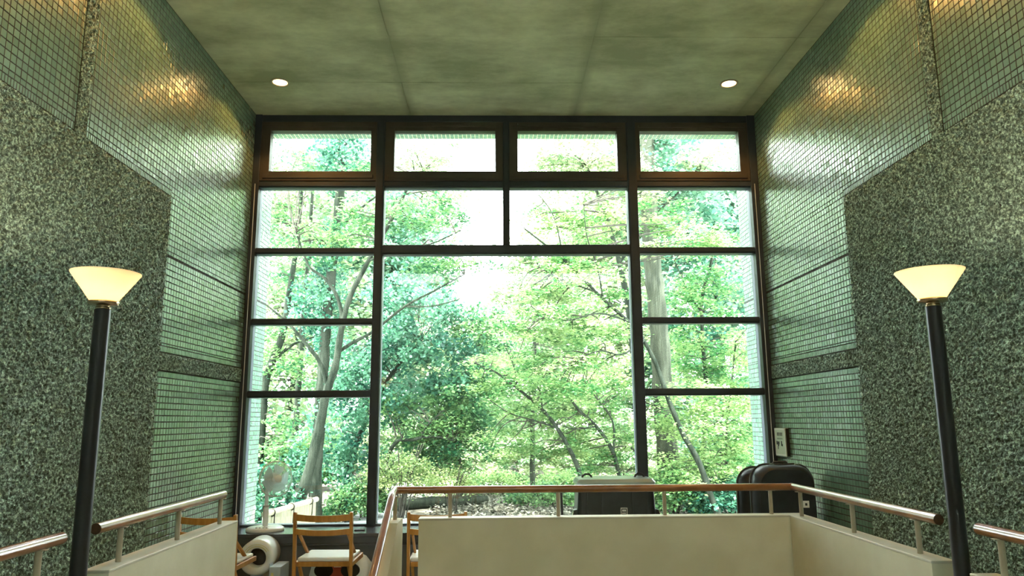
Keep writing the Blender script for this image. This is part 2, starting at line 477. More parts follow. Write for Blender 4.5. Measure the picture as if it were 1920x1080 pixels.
def panel(y0, y1, z0, z1, half0=False, half1=False, sold0=False, sold1=False):
    """rectangles (y,z,w,h) of the tiles that fill one panel"""
    out = []
    ys = []
    a, b = y0, y1
    if half0: ys.append((a, a + HALF)); a += HALF
    if half1: b -= HALF
    n = 0
    while a + n * P < b - 0.012:
        ys.append((a + n * P, min(a + (n + 1) * P, b))); n += 1
    if half1: ys.append((b, y1))
    top, bot = z1, z0
    rows = []
    if sold1: top -= P
    if sold0: bot += P
    n = 0
    while top - n * P > bot + 0.012:
        rows.append((max(top - (n + 1) * P, bot), top - n * P)); n += 1
    for c0, c1 in ys:
        for r0, r1 in rows:
            out.append(((c0 + c1) / 2, (r0 + r1) / 2, c1 - c0 - GAP, r1 - r0 - GAP))
    for flag, za, zb in ((sold1, z1 - P, z1), (sold0, z0, z0 + P)):
        if flag:
            k = 0
            while y0 + k * P / 2 < y1 - 0.01:
                a = y0 + k * P / 2; b = min(a + P / 2, y1)
                out.append(((a + b) / 2, (za + zb) / 2, b - a - GAP, zb - za - GAP)); k += 1
    return [q for q in out if q[2] > 0.004 and q[3] > 0.004]

tiles = []
e = 0.008
tiles += panel(1.2, B0 - e, STONE_Z + e, CEIL, half1=True, sold0=True)
tiles += panel(B1 + e, STONE_Y + e, STONE_Z + e, CEIL, half0=True, sold0=True)
tiles += panel(STONE_Y + e, YO, STONE_Z + e, CEIL)
tiles += panel(STONE_Y + e, YO, 2.708, STONE_Z + e, half0=True)
tiles += panel(STONE_Y + e, YO, H1 + e, 2.694, half0=True, sold0=True)
tiles += panel(STONE_Y + e, YO, 0.0, H0 - e, half0=True, sold1=True)
tiles += panel(7.06, YO, H0 - e, H1 + e)
tiles = np.array(tiles)

T_TOP = 0.0020; T_BEV = 0.0010
def tile_arrays(w, h, tilt_y, tilt_z, dz):
    """local tile geometry arrays for n tiles: coords (n,8,3) in (along, up, out)"""
    n = len(w)
    sx = np.array([-1, 1, 1, -1]); sz = np.array([-1, -1, 1, 1])
    base = np.stack([sx[None] * w[:, None] / 2, sz[None] * h[:, None] / 2, np.zeros((n, 4))], -1)
    tx = sx[None] * (w[:, None] / 2 - T_BEV); tz = sz[None] * (h[:, None] / 2 - T_BEV)
    top = np.stack([tx, tz, T_TOP + dz[:, None] + tx * tilt_y[:, None] + tz * tilt_z[:, None]], -1)
    return np.concatenate([base, top], 1)
TF = np.array([(4, 5, 6, 7), (0, 1, 5, 4), (1, 2, 6, 5), (2, 3, 7, 6), (3, 0, 4, 7)])

def project(X, Y, Z):
    d = np.stack([X, Y, Z - EYE], -1)
    w = d @ _fw
    return 960 + FPX * (d @ CR) / w, 540 - FPX * (d @ CU) / w, w

stone_bumps = {}
def stone_patch(y0, y1, z0, z1, res, amp, xw, sgn):
    ny = max(2, int(round((y1 - y0) / res))); nz = max(2, int(round((z1 - z0) / res)))
    ys = np.linspace(y0, y1, ny); zs = np.linspace(z0, z1, nz)
    g = rng.standard_normal((ny + 4, nz + 4))
    k = np.array([0.25, 1.0, 0.25])
    g2 = sum(k[a] * k[b] * g[a:a + ny + 2, b:b + nz + 2] for a in range(3) for b in range(3))
    g2 = g2[1:-1, 1:-1]
    g2 = np.clip(g2 / g2.std(), -2.2, 2.2) * amp
    Yg, Zg = np.meshgrid(ys, zs, indexing='ij')
    jit = res * 0.3
    Yg = Yg + np.where((Yg > y0) & (Yg < y1), rng.uniform(-jit, jit, Yg.shape), 0)
    Zg = Zg + np.where((Zg > z0) & (Zg < z1), rng.uniform(-jit, jit, Zg.shape), 0)
    V = np.stack([xw + sgn * (0.006 + g2), Yg, Zg], -1).reshape(-1, 3)
    idx = np.arange(ny * nz).reshape(ny, nz)
    F = np.stack([idx[:-1, :-1], idx[1:, :-1], idx[1:, 1:], idx[:-1, 1:]], -1).reshape(-1, 4)
    # skirt back into the wall
    edge = np.concatenate([idx[:, 0], idx[-1, 1:], idx[-2::-1, -1], idx[0, -2:0:-1]])
    back = V[edge].copy(); back[:, 0] = xw - sgn * 0.012
    nb = len(V); m = len(edge); i = np.arange(m); j = (i + 1) % m
    V = np.concatenate([V, back]); F = np.concatenate([F, np.stack([edge[i], edge[j], nb + j, nb + i], -1)])
    return V, F

def build_wall(side):
    sgn = 1 if side == 'left' else -1            # direction into the room
    xw = L if side == 'left' else R
    x_out = xw - sgn * 0.30
    s = MB().box(min(x_out, xw - sgn * T_TOP), max(x_out, xw - sgn * T_TOP), YB - 0.3, YO, -1.7, CEIL + 0.4)
    wall = s.build('wall_' + side, M['grout'])
    tag(wall, 'tall %s wall of small green-grey tiles and dark scraped stone' % side, 'wall', kind='structure')
    # stone facing and bands
    for nm, a in (('stone_facing', (2.2, STONE_Y, 0.0, STONE_Z, 0.0085, 0.0042)), ('stone_facing', (YB, 2.2, -1.5, STONE_Z, 0.06, 0.003)),
                  ('stone_band', (B0, B1, STONE_Z + 0.0005, CEIL, 0.0085, 0.0036)), ('stone_band', (STONE_Y, 6.95, H0, H1, 0.0085, 0.0036)),
                  ):
        V, F = stone_patch(*a, xw, sgn)
        if sgn < 0: F = F[:, ::-1]
        link(bpy.data.objects.new(nm, arr_mesh(nm, V, F, M['stone'])), wall)
    n = len(tiles)
    ty = rng.normal(0, 0.018, n); tz = rng.normal(0, 0.018, n); dz = rng.uniform(-0.0006, 0.0006, n); tint = rng.uniform(0, 1, n)
    px, py, w = project(np.full(n, xw), tiles[:, 0], tiles[:, 1])
    vis = (px > -10) & (px < 1930) & (py > -10) & (py < 1090) & (tiles[:, 0] < YW)
    size = np.where(vis & (tiles[:, 2] > 0.035) & (tiles[:, 3] > 0.03), 1.0 / w, -1)
    order = np.argsort(-size)
    solo = order[:300]
    rest = np.setdiff1d(np.arange(n), solo)
    A = tile_arrays(tiles[rest, 2], tiles[rest, 3], ty[rest], tz[rest], dz[rest])
    x0 = xw - sgn * T_TOP
    V = np.stack([x0 + sgn * A[..., 2], tiles[rest, 0][:, None] + A[..., 0], tiles[rest, 1][:, None] + A[..., 1]], -1).reshape(-1, 3)
    F = (TF[None] + 8 * np.arange(len(rest))[:, None, None]).reshape(-1, 4)
    if sgn < 0: F = F[:, ::-1]
    me = arr_mesh('tile_field', V, F, M['tile'])
    at = me.attributes.new('tint', 'FLOAT', 'POINT'); at.data.foreach_set('value', np.repeat(tint[rest], 8).astype(np.float32))
    tag(link(bpy.data.objects.new('tile_field', me), wall), kind='stuff')
    cache = {}
    for i in solo:
        key = (round(tiles[i, 2], 3), round(tiles[i, 3], 3), int(tint[i] * 5))
        if key not in cache:
            q = tile_arrays(np.array([key[0]]), np.array([key[1]]), np.zeros(1), np.zeros(1), np.zeros(1))[0]
            V = np.stack([sgn * q[:, 2], q[:, 0], q[:, 1]], -1)
            me = arr_mesh('tile', V, TF if sgn > 0 else TF[:, ::-1], M['tile'])
            a2 = me.attributes.new('tint', 'FLOAT', 'POINT'); a2.data.foreach_set('value', np.full(8, key[2] / 5 + 0.1, np.float32))
            cache[key] = me
        o = bpy.data.objects.new('tile', cache[key])
        o.location = (x0 + sgn * dz[i], tiles[i, 0], tiles[i, 1])
        o.rotation_euler = (0, tz[i] * 0.8, ty[i] * 0.8)
        link(o, wall)
    return wall
build_wall('left')
build_wall('right')

YRL = -1.0                             # the added roof glazing starts here, behind the camera
# ceiling: slab with the shuttering panels cast into it
ceil = MB().box(L - 0.3, R + 0.3, YRL, YO, CEIL + 0.004, CEIL + 0.42).build('ceiling', M['concrete'])
tag(ceil, 'bare greenish concrete ceiling marked by shuttering panels', 'ceiling', kind='structure')
xs = [L + 0.002, -0.858, 0.785, 2.432, R - 0.002]
ysm = [7.06, 6.215] + [6.215 - 0.815 * k for k in range(1, 9)] + [YRL + 0.002]
for i in range(4):
    for j in range(len(ysm) - 1):
        d = rng.uniform(-0.0012, 0.0012)
        gx = 0.0035 if i in (0, 1, 2) else 0.002
        MB().box(xs[i] + (0.0035 if i else 0), xs[i + 1] - gx, ysm[j + 1] + 0.002, ysm[j] - 0.002, CEIL + d, CEIL + 0.006).build('concrete_panel', M['concrete'], ceil)
# tiled soffit outside the window
st = panel(L, R, 7.08, YO, sold0=False)
st = np.array(panel(L + 0.01, R - 0.01, 7.08, YO))
n = len(st)
A = tile_arrays(st[:, 2], st[:, 3], rng.normal(0, .01, n), rng.normal(0, .01, n), np.zeros(n))
V = np.stack([st[:, 0][:, None] + A[..., 0], st[:, 1][:, None] + A[..., 1], CEIL + 0.004 - A[..., 2]], -1).reshape(-1, 3)
F = (TF[None] + 8 * np.arange(n)[:, None, None]).reshape(-1, 4)[:, ::-1]
me = arr_mesh('soffit_tile', V, F, M['tile'])
at = me.attributes.new('tint', 'FLOAT', 'POINT'); at.data.foreach_set('value', np.repeat(rng.uniform(0, 1, n), 8).astype(np.float32))
tag(link(bpy.data.objects.new('soffit_tile', me), ceil), kind='stuff')

# frosted roof glazing added behind the camera to brighten the room
rl = MB()
for k in range(5):
    x = L + (R - L) * k / 4
    rl.box(x - 0.03, x + 0.03, YB, YRL, CEIL + 0.10, CEIL + 0.22)
rl.box(L - 0.03, R + 0.03, YRL - 0.06, YRL - 0.001, CEIL + 0.10, CEIL + 0.22); rl.box(L - 0.03, R + 0.03, YB, YB + 0.06, CEIL + 0.10, CEIL + 0.22)
rlo = rl.build('fill_rooflight', M['steel']); tag(rlo, 'unseen frosted roof glazing added to brighten the room', 'added_rooflight', kind='structure')
for k in range(4):
    a = L + (R - L) * k / 4; b = L + (R - L) * (k + 1) / 4
    MB().box(a + 0.03, b - 0.03, YB + 0.06, YRL - 0.06, CEIL + 0.15, CEIL + 0.158).build('pane', M['frosted'], rlo)

# slab added out of view above the window to shade its reveals
tag(MB().box(L - 1.5, R + 1.5, 6.6, 9.6, 5.80, 6.05).box(L - 0.3, R + 0.3, 6.9, YO - 0.05, CEIL + 0.4, 5.81).build('ceiling_shading_slab', M['concrete']), 'concrete slab added out of view above the window to shade its reveals', 'shading_slab', kind='structure')

# floors: upper floor round the stairwell, lower landing
SX0, SX1, SY0, SY1 = -1.61, 1.845, 0.5, 4.77
f = MB()
f.box(L, R, SY1, YO, -0.25, 0.0); f.box(L, SX0, SY0, SY1, -0.25, 0.0); f.box(SX1, R, SY0, SY1, -0.25, 0.0); f.box(L, R, YB, SY0, -0.25, 0.0)
tag(f.build('floor', M['floor']), 'grey upper floor round the stairwell', 'floor', kind='structure')
tag(MB().box(L, R, YB, YO, -1.75, -1.55).build('floor_landing', M['floor']), 'grey landing floor at the foot of the stairs', 'floor', kind='structure')
tag(MB().box(L - 0.3, R + 0.3, YB - 0.3, YB, -1.75, CEIL + 0.4).build('wall_back', M['plaster']), 'plain plaster wall behind the stairwell', 'wall', kind='structure')
tag(MB().box(L, R, YO - 0.2, YO, -1.75, 0.30).build('wall_plinth', M['concrete']), 'concrete plinth below the big window', 'wall', kind='structure')
stairs = empty('floor_stairs', (0, 0, 0)); tag(stairs, 'flight of steps going down inside the stairwell', 'stairs', kind='structure')
for k in range(9):
    MB().box(SX0 + 0.005, -0.675, 4.77 - 0.29 * (k + 1), 4.77 - 0.29 * k, -1.55, -0.17 * (k + 1)).build('step', M['floor'], stairs)

# parapets of the stairwell
def parapet(name, label, x0, x1, y0, y1, z0=-1.5, ztop=0.9):
    w = MB().box(x0, x1, y0, y1, z0, ztop - 0.012).build(name, M['plaster'])
    tag(w, label, 'wall', kind='structure')
    MB().box(x0 - 0.002, x1 + 0.002, y0 - 0.002, y1 + 0.002, ztop - 0.012, ztop, 0.003).build('coping', M['coping'], w)
    return w
parapet('wall_stairwell_far', 'cream plaster parapet facing the camera below the brown handrail', -0.493, 1.952, 4.765, 4.868)
parapet('wall_stairwell_right', 'cream parapet running along the right side of the stairwell', 1.847, 1.952, 3.235, 4.762)
parapet('wall_stairwell_left', 'pale parapet along the left side of the stairwell', -1.722, -1.612, 3.225, 4.755)
parapet('wall_stairwell_near_right', 'short near parapet behind the right lamp', 1.847, 1.952, 0.6, 2.975, -0.24)
parapet('wall_stairwell_near_left', 'short near parapet behind the left lamp', -1.722, -1.612, 0.6, 2.955, -0.24)
sw = MB().prism([(4.805, -1.5), (4.805, 0.9), (4.562, 0.9), (2.3, 0.9 - 0.605 * 2.262), (2.3, -1.5)], -0.672, -0.597, 'x')
tag(sw.build('wall_stair_string', M['plaster']), 'narrow sloping cream wall dropping beside the stairs', 'wall', kind='structure')

# ------------------------------------------------------------------ the big window
win = MB()
Y0, Y1 = 6.945, 7.055
zt, zb = CEIL, 0.56
win.box(L, -2.335, Y0 - 0.02, Y1 + 0.02, zb, zt, 0.004)
win.box(2.534, R, Y0 - 0.02, Y1 + 0.02, zb, zt, 0.004)
win.box(-2.335, 2.534, Y0 - 0.005, Y1, 4.455, zt, 0.004)
win.box(-2.335, 2.534, Y0, Y1, zb, zb + 0.022, 0.003)
wo = win.build('window_1', M['steel'])
tag(wo, 'wall-high dark steel window divided into panes, looking onto trees', 'window', kind='structure')
def wbar(name, x0, x1, z0, z1, dy=0.0):
    b = MB().box(x0, x1, Y0 - dy, Y1 + dy, z0, z1, 0.004)
    b.box(x0 + (0.012 if x1 - x0 < z1 - z0 else 0), x1 - (0.012 if x1 - x0 < z1 - z0 else 0), Y0 - dy - 0.012, Y0 - dy + 0.01,
          z0 + (0.012 if x1 - x0 > z1 - z0 else 0), z1 - (0.012 if x1 - x0 > z1 - z0 else 0), 0.002)
    return b.build(name, M['steel'], wo)
wbar('mullion', -1.192, -1.107, zb + 0.02, 4.46, 0.012)
wbar('mullion', 1.300, 1.398, zb + 0.02, 4.46, 0.012)
wbar('mullion', 0.062, 0.130, 3.188, 4.46, 0.006)
for x0, x1 in ((-2.335, -1.192), (1.398, 2.534)):
    for z0, z1 in ((3.100, 3.161), (2.409, 2.470), (1.722, 1.788)):
        wbar('transom_bar', x0, x1, z0, z1)
wbar('transom_bar', -1.107, 1.300, 3.094, 3.188, 0.004)
cells = ((-2.335, -1.192), (-1.107, 0.062), (0.130, 1.300), (1.398, 2.534))
for x0, x1 in cells:
    wbar('transom_bar', x0, x1, 3.770, 3.836)
def pane(x0, x1, z0, z1, parent=None, y=7.0):
    return MB().box(x0, x1, y - 0.003, y + 0.003, z0, z1).build('pane', M['glass'], parent or wo)
gx = ((-2.247, -1.25), (-1.015, -0.012), (0.214, 1.210), (1.441, 2.441))
for (x0, x1), (g0, g1) in zip(cells, gx):
    s = MB()
    ya, yb = 6.935, 7.03
    s.box(x0 - 0.002, g0, ya, yb, 3.838, 4.452, 0.004); s.box(g1, x1 + 0.002, ya, yb, 3.838, 4.452, 0.004)
    s.box(g0 - 0.002, g1 + 0.002, ya, yb, 3.838, 3.936, 0.004); s.box(g0 - 0.002, g1 + 0.002, ya, yb, 4.358, 4.452, 0.004)
    so = s.build('sash', M['bronze'], wo)
    # raised inner lip of the sash
    lip = MB()
    lip.box(x0 + 0.03, x1 - 0.03, ya - 0.012, ya + 0.004, 4.395, 4.42, 0.003); lip.box(x0 + 0.03, x1 - 0.03, ya - 0.012, ya + 0.004, 3.862, 3.90, 0.003)
    lip.build('sash_lip', M['bronze'], so)
    pane(g0, g1, 3.936, 4.358, so, 7.0)
for x0, x1 in cells:
    pane(x0, x1, 3.188 if x1 < 1.301 and x0 > -1.2 else 3.161, 3.770)
for x0, x1 in (cells[0], cells[3]):
    pane(x0, x1, 2.470, 3.100); pane(x0, x1, 1.788, 2.409); pane(x0, x1, 0.582, 1.722)
pane(-1.107, 1.300, 0.582, 3.094)
for x in (-2.367, 2.566):
    MB().tube([(x, 6.918, 0.58), (x, 6.918, 2.4), (x, 6.918, 3.80)], 0.0035, 6).build('glazing_bead', M['bead'], wo)

# bench under the window
bn = MB().box(L + 0.001, R - 0.001, 6.50, 6.94, 0.535, 0.565, 0.003).build('trim_1', M['bench'])
tag(bn, 'dark glossy window bench running the whole width of the room', 'window bench', kind='structure')
MB().box(L + 0.001, R - 0.001, 6.515, 6.56, 0.485, 0.535).build('fascia', M['bench'], bn)
MB().box(L + 0.001, R - 0.001, 6.54, 6.57, 0.0, 0.487).build('panel', M['benchpanel'], bn)
MB().box(L + 0.001, R - 0.001, 6.508, 6.55, 0.468, 0.482, 0.002).build('bead', M['bench'], bn)

# ------------------------------------------------------------------ downlights
def downlight(x, y, label):
    t = empty('downlight', (x, y, CEIL - 0.004))
    tag(t, label, 'downlight', 'round downlights set in the concrete ceiling')
    MB().lathe([(0.062, 0.006), (0.084, 0.006), (0.084, -0.002), (0.080, -0.005), (0.068, -0.005), (0.062, -0.001)], 32, closed=True).build('trim_ring', M['post'], t)
    MB().lathe([(0.0005, -0.002), (0.045, -0.0015), (0.0625, 0.001), (0.0625, 0.005), (0.0005, 0.005)], 32).build('bulb', M['lens'], t)
    ld = bpy.data.lights.new('downlight_beam', 'SPOT')
    ld.energy = DOWNLIGHT_W; ld.color = (1.0, 0.48, 0.12); ld.spot_size = math.radians(134); ld.spot_blend = 0.28; ld.shadow_soft_size = 0.035
    lo = bpy.data.objects.new('downlight_beam', ld); lo.location = (0, 0, -0.02)
    link(lo, t)
    return t
downlight(-1.954, 6.215, 'lit downlight in the ceiling above the left window panes')
downlight(2.132, 6.215, 'lit downlight in the ceiling above the right window panes')
names = ('second', 'third', 'fourth', 'fifth', 'sixth')
for k in range(1, 4):
    y = 6.215 - 1.63 * k
    downlight(-1.954, y, '%s ceiling downlight from the window along the left wall' % names[k - 1])
    downlight(2.132, y, '%s ceiling downlight from the window along the right wall' % names[k - 1])

# ------------------------------------------------------------------ handrails
ZR = 1.5 - 0.432
RR = 0.0228
def rail_end(p, d, r, parent):
    p = Vector(p); d = Vector(d).normalized()
    MB().tube([p, p + d * 0.003], r * 0.995, 20).build('rail_end', M['endgrain'], parent)
def post(x, y, z0, z1, parent):
    po = MB().tube([(x, y, z0), (x, y, z1)], 0.0125, 12).build('post', M['post'], parent)
    MB().box(x - 0.03, x + 0.03, y - 0.012, y + 0.012, z1 - 0.004, z1, 0.001).build('post_plate', M['post'], po)
    return po
h = empty('handrail', (1.9, 4.815, 0.9))
tag(h, 'brown varnished handrail along the far and right parapets of the stairwell', 'handrail')
def W(o):   # children are built in world coordinates
    o.matrix_parent_inverse = Matrix.Translation(o.parent.location).inverted()
    return o
for o in (MB().tube([(-0.655, 4.815, ZR), (1.897, 4.815, ZR)], RR, 20).build('rail', M['railwood'], h),
          MB().tube([(1.897, 4.835, ZR), (1.897, 3.235, ZR)], RR, 20).build('rail', M['railwood'], h),
          MB().tube([(-0.65, 4.83, ZR + 0.004), (-0.65, 4.70, ZR - 0.01), (-0.648, 4.62, ZR - 0.045), (-0.645, 3.92, ZR - 0.045 - 0.345), (-0.642, 2.6, ZR - 0.045 - 1.0)], RR, 20).build('rail', M['railwood'], h)):
    W(o)
o = MB().tube([(1.897, 3.235, ZR), (1.897, 3.232, ZR)], RR, 20).build('rail_end', M['endgrain'], h); W(o)
for x in (-0.30, 0.387, 1.066, 1.75): W(post(x, 4.817, 0.9, ZR - RR + 0.004, h))
for y in (4.70, 4.02, 3.403): W(post(1.897, y, 0.9, ZR - RR + 0.004, h))
W(post(-0.635, 4.72, 0.9, ZR - 0.03, h))

def side_rail(label, x, ya, yb, ys_, endy, endd):
    h = empty('handrail', (x, ya, 0.9)); tag(h, label, 'handrail')
    W(MB().tube([(x, ya, ZR), (x, yb, ZR)], RR, 20).build('rail', M['railwood'], h))
    W(MB().tube([(x, endy, ZR), (x, endy + endd * 0.003, ZR)], RR * 0.99, 20).build('rail_end', M['endgrain'], h))
    for y in ys_: W(post(x, y, 0.9, ZR - RR + 0.004, h))
    return h
side_rail('handrail on the left parapet, ending in front of the tiled wall', -1.668, 3.20, 4.64, (4.60, 4.01, 3.41), 3.20, -1)
side_rail('near handrail entering at the lower left edge of the picture', -1.668, 0.7, 2.955, (2.82, 2.2, 1.5), 2.955, 1)
side_rail('near handrail entering at the lower right edge of the picture', 1.897, 0.7, 2.965, (2.845, 2.2, 1.5), 2.965, 1)

# ------------------------------------------------------------------ uplighter floor lamps
def floor_lamp(x, y, label):
    t = empty('floor_lamp', (x, y, 0)); tag(t, label, 'floor lamp', 'black uplighter floor lamps')
    MB().lathe([(0.0005, 0), (0.15, 0), (0.15, 0.018), (0.14, 0.025), (0.045, 0.03), (0.0005, 0.03)], 40).build('base', M['black'], t)
    MB().tube([(0, 0, 0.02), (0, 0, 1.972)], 0.032, 28).build('pole', M['black'], t)
    zc = 1.972
    c = MB().lathe([(0.026, zc - 0.002), (0.030, zc + 0.004), (0.030, zc + 0.010), (0.024, zc + 0.013), (0.030, zc + 0.018), (0.056, zc + 0.020), (0.061, zc + 0.026), (0.060, zc + 0.034), (0.052, zc + 0.036), (0.0005, zc + 0.036)], 40).build('collar', M['brass'], t)
    z0, z1 = zc + 0.034, zc + 0.158
    prof = [(0.047, z0), (0.055, z0 + 0.004), (0.136, z1 - 0.004), (0.137, z1), (0.134, z1 + 0.001), (0.131, z1 - 0.004), (0.051, z0 + 0.008), (0.044, z0 + 0.006)]
    MB().lathe(prof, 48, closed=True).build('shade', M['shade'], t)
    MB().lathe([(0.0005, z0 + 0.002), (0.016, z0 + 0.004), (0.016, z0 + 0.02), (0.026, z0 + 0.04), (0.022, z0 + 0.062), (0.0005, z0 + 0.07)], 20).build('bulb', M['lens'], t)
    ld = bpy.data.lights.new('lamp_glow', 'POINT'); ld.energy = LAMP_W; ld.color = (1.0, 0.75, 0.48); ld.shadow_soft_size = 0.02
    lo = bpy.data.objects.new('lamp_glow', ld); lo.location = (0, 0, z0 + 0.085); link(lo, t)
    return t
floor_lamp(-1.665, 3.09, 'black uplighter with a glowing cone shade by the left stone wall')
floor_lamp(1.887, 3.09, 'black uplighter with a glowing cone shade by the right stone wall')

# ------------------------------------------------------------------ folding chairs
def make_chair(label):
    """origin on the floor midway between the back posts; the chair faces +Y"""
    t = empty('folding_chair', (0, 0, 0)); tag(t, label, 'chair', 'honey wood folding chairs by the window bench')
    w = 0.213
    for s in (-1, 1):
        MB().bar((s * w, -0.01, 0.83), (s * w, 0.02, 0.52), 0.024, 0.036, (0, 1, 0), 0.005).bar((s * w, 0.02, 0.525), (s * w, 0.03, 0.0), 0.024, 0.036, (0, 1, 0), 0.005).build('post', M['chairwood'], t)
        MB().bar((s * (w - 0.028), 0.03, 0.665), (s * (w - 0.028), 0.33, 0.445), 0.018, 0.026, (0, 1, 0), 0.004).build('strut', M['chairwood'], t)
        MB().bar((s * (w - 0.026), 0.06, 0.44), (s * (w - 0.026), 0.40, 0.0), 0.022, 0.032, (0, 1, 0), 0.005).build('leg', M['chairwood'], t)
    def slat(z, hh, bow):
        m = MB(); n = 8
        for k in range(n):
            a = -w + 2 * w * k / n; b = -w + 2 * w * (k + 1) / n
            fa = bow * (1 - (a / w) ** 2); fb = bow * (1 - (b / w) ** 2)
            m.bar((a, -0.004 - fa, z - fa * 0.35), (b, -0.004 - fb, z - fb * 0.35), 0.016, hh, (0, 0, 1))
        return m
    slat(0.792, 0.046, 0.028).build('back_slat', M['chairwood'], t)
    slat(0.690, 0.040, 0.028).build('back_slat', M['chairwood'], t)
    fr = MB()
    fr.bar((-w + 0.014, 0.055, 0.445), (w - 0.014, 0.055, 0.445), 0.026, 0.036, (0, 0, 1), 0.004)
    fr.bar((-w + 0.014, 0.40, 0.45), (w - 0.014, 0.40, 0.45), 0.026, 0.036, (0, 0, 1), 0.004)
    for s in (-1, 1): fr.bar((s * (w - 0.002), 0.03, 0.445), (s * (w - 0.002), 0.415, 0.45), 0.02, 0.036, (0, 0, 1), 0.004)
    fr.build('seat_frame', M['chairwood'], t)
    MB().box(-w + 0.012, w - 0.012, 0.05, 0.405, 0.462, 0.492, 0.012).build('seat_cushion', M['vinyl'], t)
    MB().bar((-w, 0.027, 0.16), (w, 0.027, 0.16), 0.018, 0.03, (0, 0, 1), 0.003).build('stretcher', M['chairwood'], t)
    return t
chair = make_chair('wooden folding chair with white seat, in the gap beside the sloping stair rail')
chair.location = (-1.312, 5.76, 0)
chair.rotation_euler = (0, 0, math.radians(-2))
c2 = copy_tree(chair); c2.location = (-0.452, 5.72, 0); c2.rotation_euler = (0, 0, math.radians(1)); c2['label'] = 'wooden folding chair half hidden behind the far cream parapet'
c3 = copy_tree(chair); c3.location = (-2.14, 5.66, 0); c3.rotation_euler = (0, 0, math.radians(-4)); c3['label'] = 'wooden folding chair behind the left parapet, against the tiled wall'

# ------------------------------------------------------------------ electric fan on the bench
fan = empty('electric_fan', (-2.035, 6.715, 0.565)); tag(fan, 'white electric pedestal fan standing on the window bench', 'fan')
MB().lathe([(0.0005, 0), (0.158, 0), (0.163, 0.008), (0.160, 0.022), (0.145, 0.032), (0.045, 0.042), (0.0005, 0.043)], 40).build('base', M['whiteplastic'], fan)
for k in range(4):
    MB().lathe([(0.0005, 0.0), (0.009, 0.0), (0.009, 0.006), (0.0005, 0.007)], 12).build('button', M['greyplastic'], fan, ((-0.045 + 0.03 * k), -0.10, 0.034))
MB().tube([(0, 0, 0.035), (0, 0, 0.20)], 0.0235, 20).build('lower_stem', M['whiteplastic'], fan)
MB().tube([(0, 0, 0.20), (0, 0, 0.215)], 0.027, 20).build('stem_collar', M['greyplastic'], fan)
MB().tube([(0, 0, 0.21), (0.002, 0, 0.34)], 0.0165, 20).build('upper_stem', M['whiteplastic'], fan)
dirv = Vector((0.66, -0.74, 0.08)).normalized()
HM = Matrix.Translation((0.085, -0.045, 0.442)) @ dirv.to_track_quat('Z', 'Y').to_matrix().to_4x4()
MB().lathe([(0.0005, -0.15), (0.04, -0.145), (0.056, -0.11), (0.058, -0.06), (0.05, -0.04), (0.0005, -0.04)], 24).xform(HM).build('motor_housing', M['whiteplastic'], fan)
MB().bar((0.002, 0, 0.32), (0.02, -0.005, 0.40), 0.03, 0.04, (0, 1, 0), 0.006).build('neck', M['whiteplastic'], fan)
g = MB(); RG = 0.152
def ring(m, r, z, t, n=40):
    pts = [(r * math.cos(2 * math.pi * k / n), r * math.sin(2 * math.pi * k / n), z) for k in range(n + 1)]
    m.tube(pts, t, 6, cap=False)
ring(g, RG, 0.0, 0.0045); ring(g, RG * 0.97, 0.012, 0.0022)
for rr, zz in ((0.125, 0.034), (0.09, 0.042), (0.05, 0.046)): ring(g, rr, zz, 0.0011, 30)
for k in range(60):
    a = 2 * math.pi * k / 60; b = a + 0.35
    g.tube([(0.03 * math.cos(a), 0.03 * math.sin(a), 0.047), (0.10 * math.cos(a + .15), 0.10 * math.sin(a + .15), 0.042), (0.14 * math.cos(b - .05), 0.14 * math.sin(b - .05), 0.024), (RG * math.cos(b), RG * math.sin(b), 0.0)], 0.0011, 4, cap=False)
    g.tube([(0.05 * math.cos(a), 0.05 * math.sin(a), -0.045), (0.12 * math.cos(a), 0.12 * math.sin(a), -0.038), (RG * math.cos(a), RG * math.sin(a), 0.0)], 0.0011, 4, cap=False)
g.xform(HM).build('guard', M['guard'], fan)
MB().lathe([(0.0005, 0.056), (0.028, 0.054), (0.034, 0.048), (0.034, 0.042), (0.0005, 0.042)], 28).xform(HM).build('badge', M['whiteplastic'], fan)
for k in range(5):
    m = MB(); n = 6; vv = []; ff = []
    for i in range(n + 1):
        rr = 0.028 + (0.128 - 0.028) * i / n
        half = 0.30 + 0.26 * math.sin(math.pi * min(1, i / n * 0.8))
        for s_, zz in ((-1, -0.016), (1, 0.014)):
            a = 2 * math.pi * k / 5 + s_ * half
            vv.append((rr * math.cos(a), rr * math.sin(a), zz)); vv.append((rr * math.cos(a), rr * math.sin(a), zz + 0.0018))
    for i in range(n):
        q = i * 4
        ff += [(q, q + 2, q + 6, q + 4), (q + 1, q + 5, q + 7, q + 3), (q, q + 4, q + 5, q + 1), (q + 2, q + 3, q + 7, q + 6)]
    ff += [(0, 1, 3, 2), (4 * n, 4 * n + 2, 4 * n + 3, 4 * n + 1)]
    m.add(vv, ff); m.xform(HM).build('blade', M['blade'], fan)
MB().lathe([(0.0005, -0.04), (0.03, -0.035), (0.03, 0.02), (0.0005, 0.028)], 20).xform(HM).build('hub', M['whiteplastic'], fan)

# small flat remote lying on the bench
rm = empty('remote_control', (-1.20, 6.66, 0.565)); tag(rm, 'small flat dark remote lying on the bench beside the chair back', 'remote')
MB().box(-0.045, 0.045, -0.02, 0.02, 0, 0.012, 0.003).build('body', M['darkgrey'], rm)
for k in range(3): MB().box(-0.03 + 0.025 * k, -0.018 + 0.025 * k, -0.006, 0.006, 0.012, 0.0135).build('button', M['greyplastic'], rm)

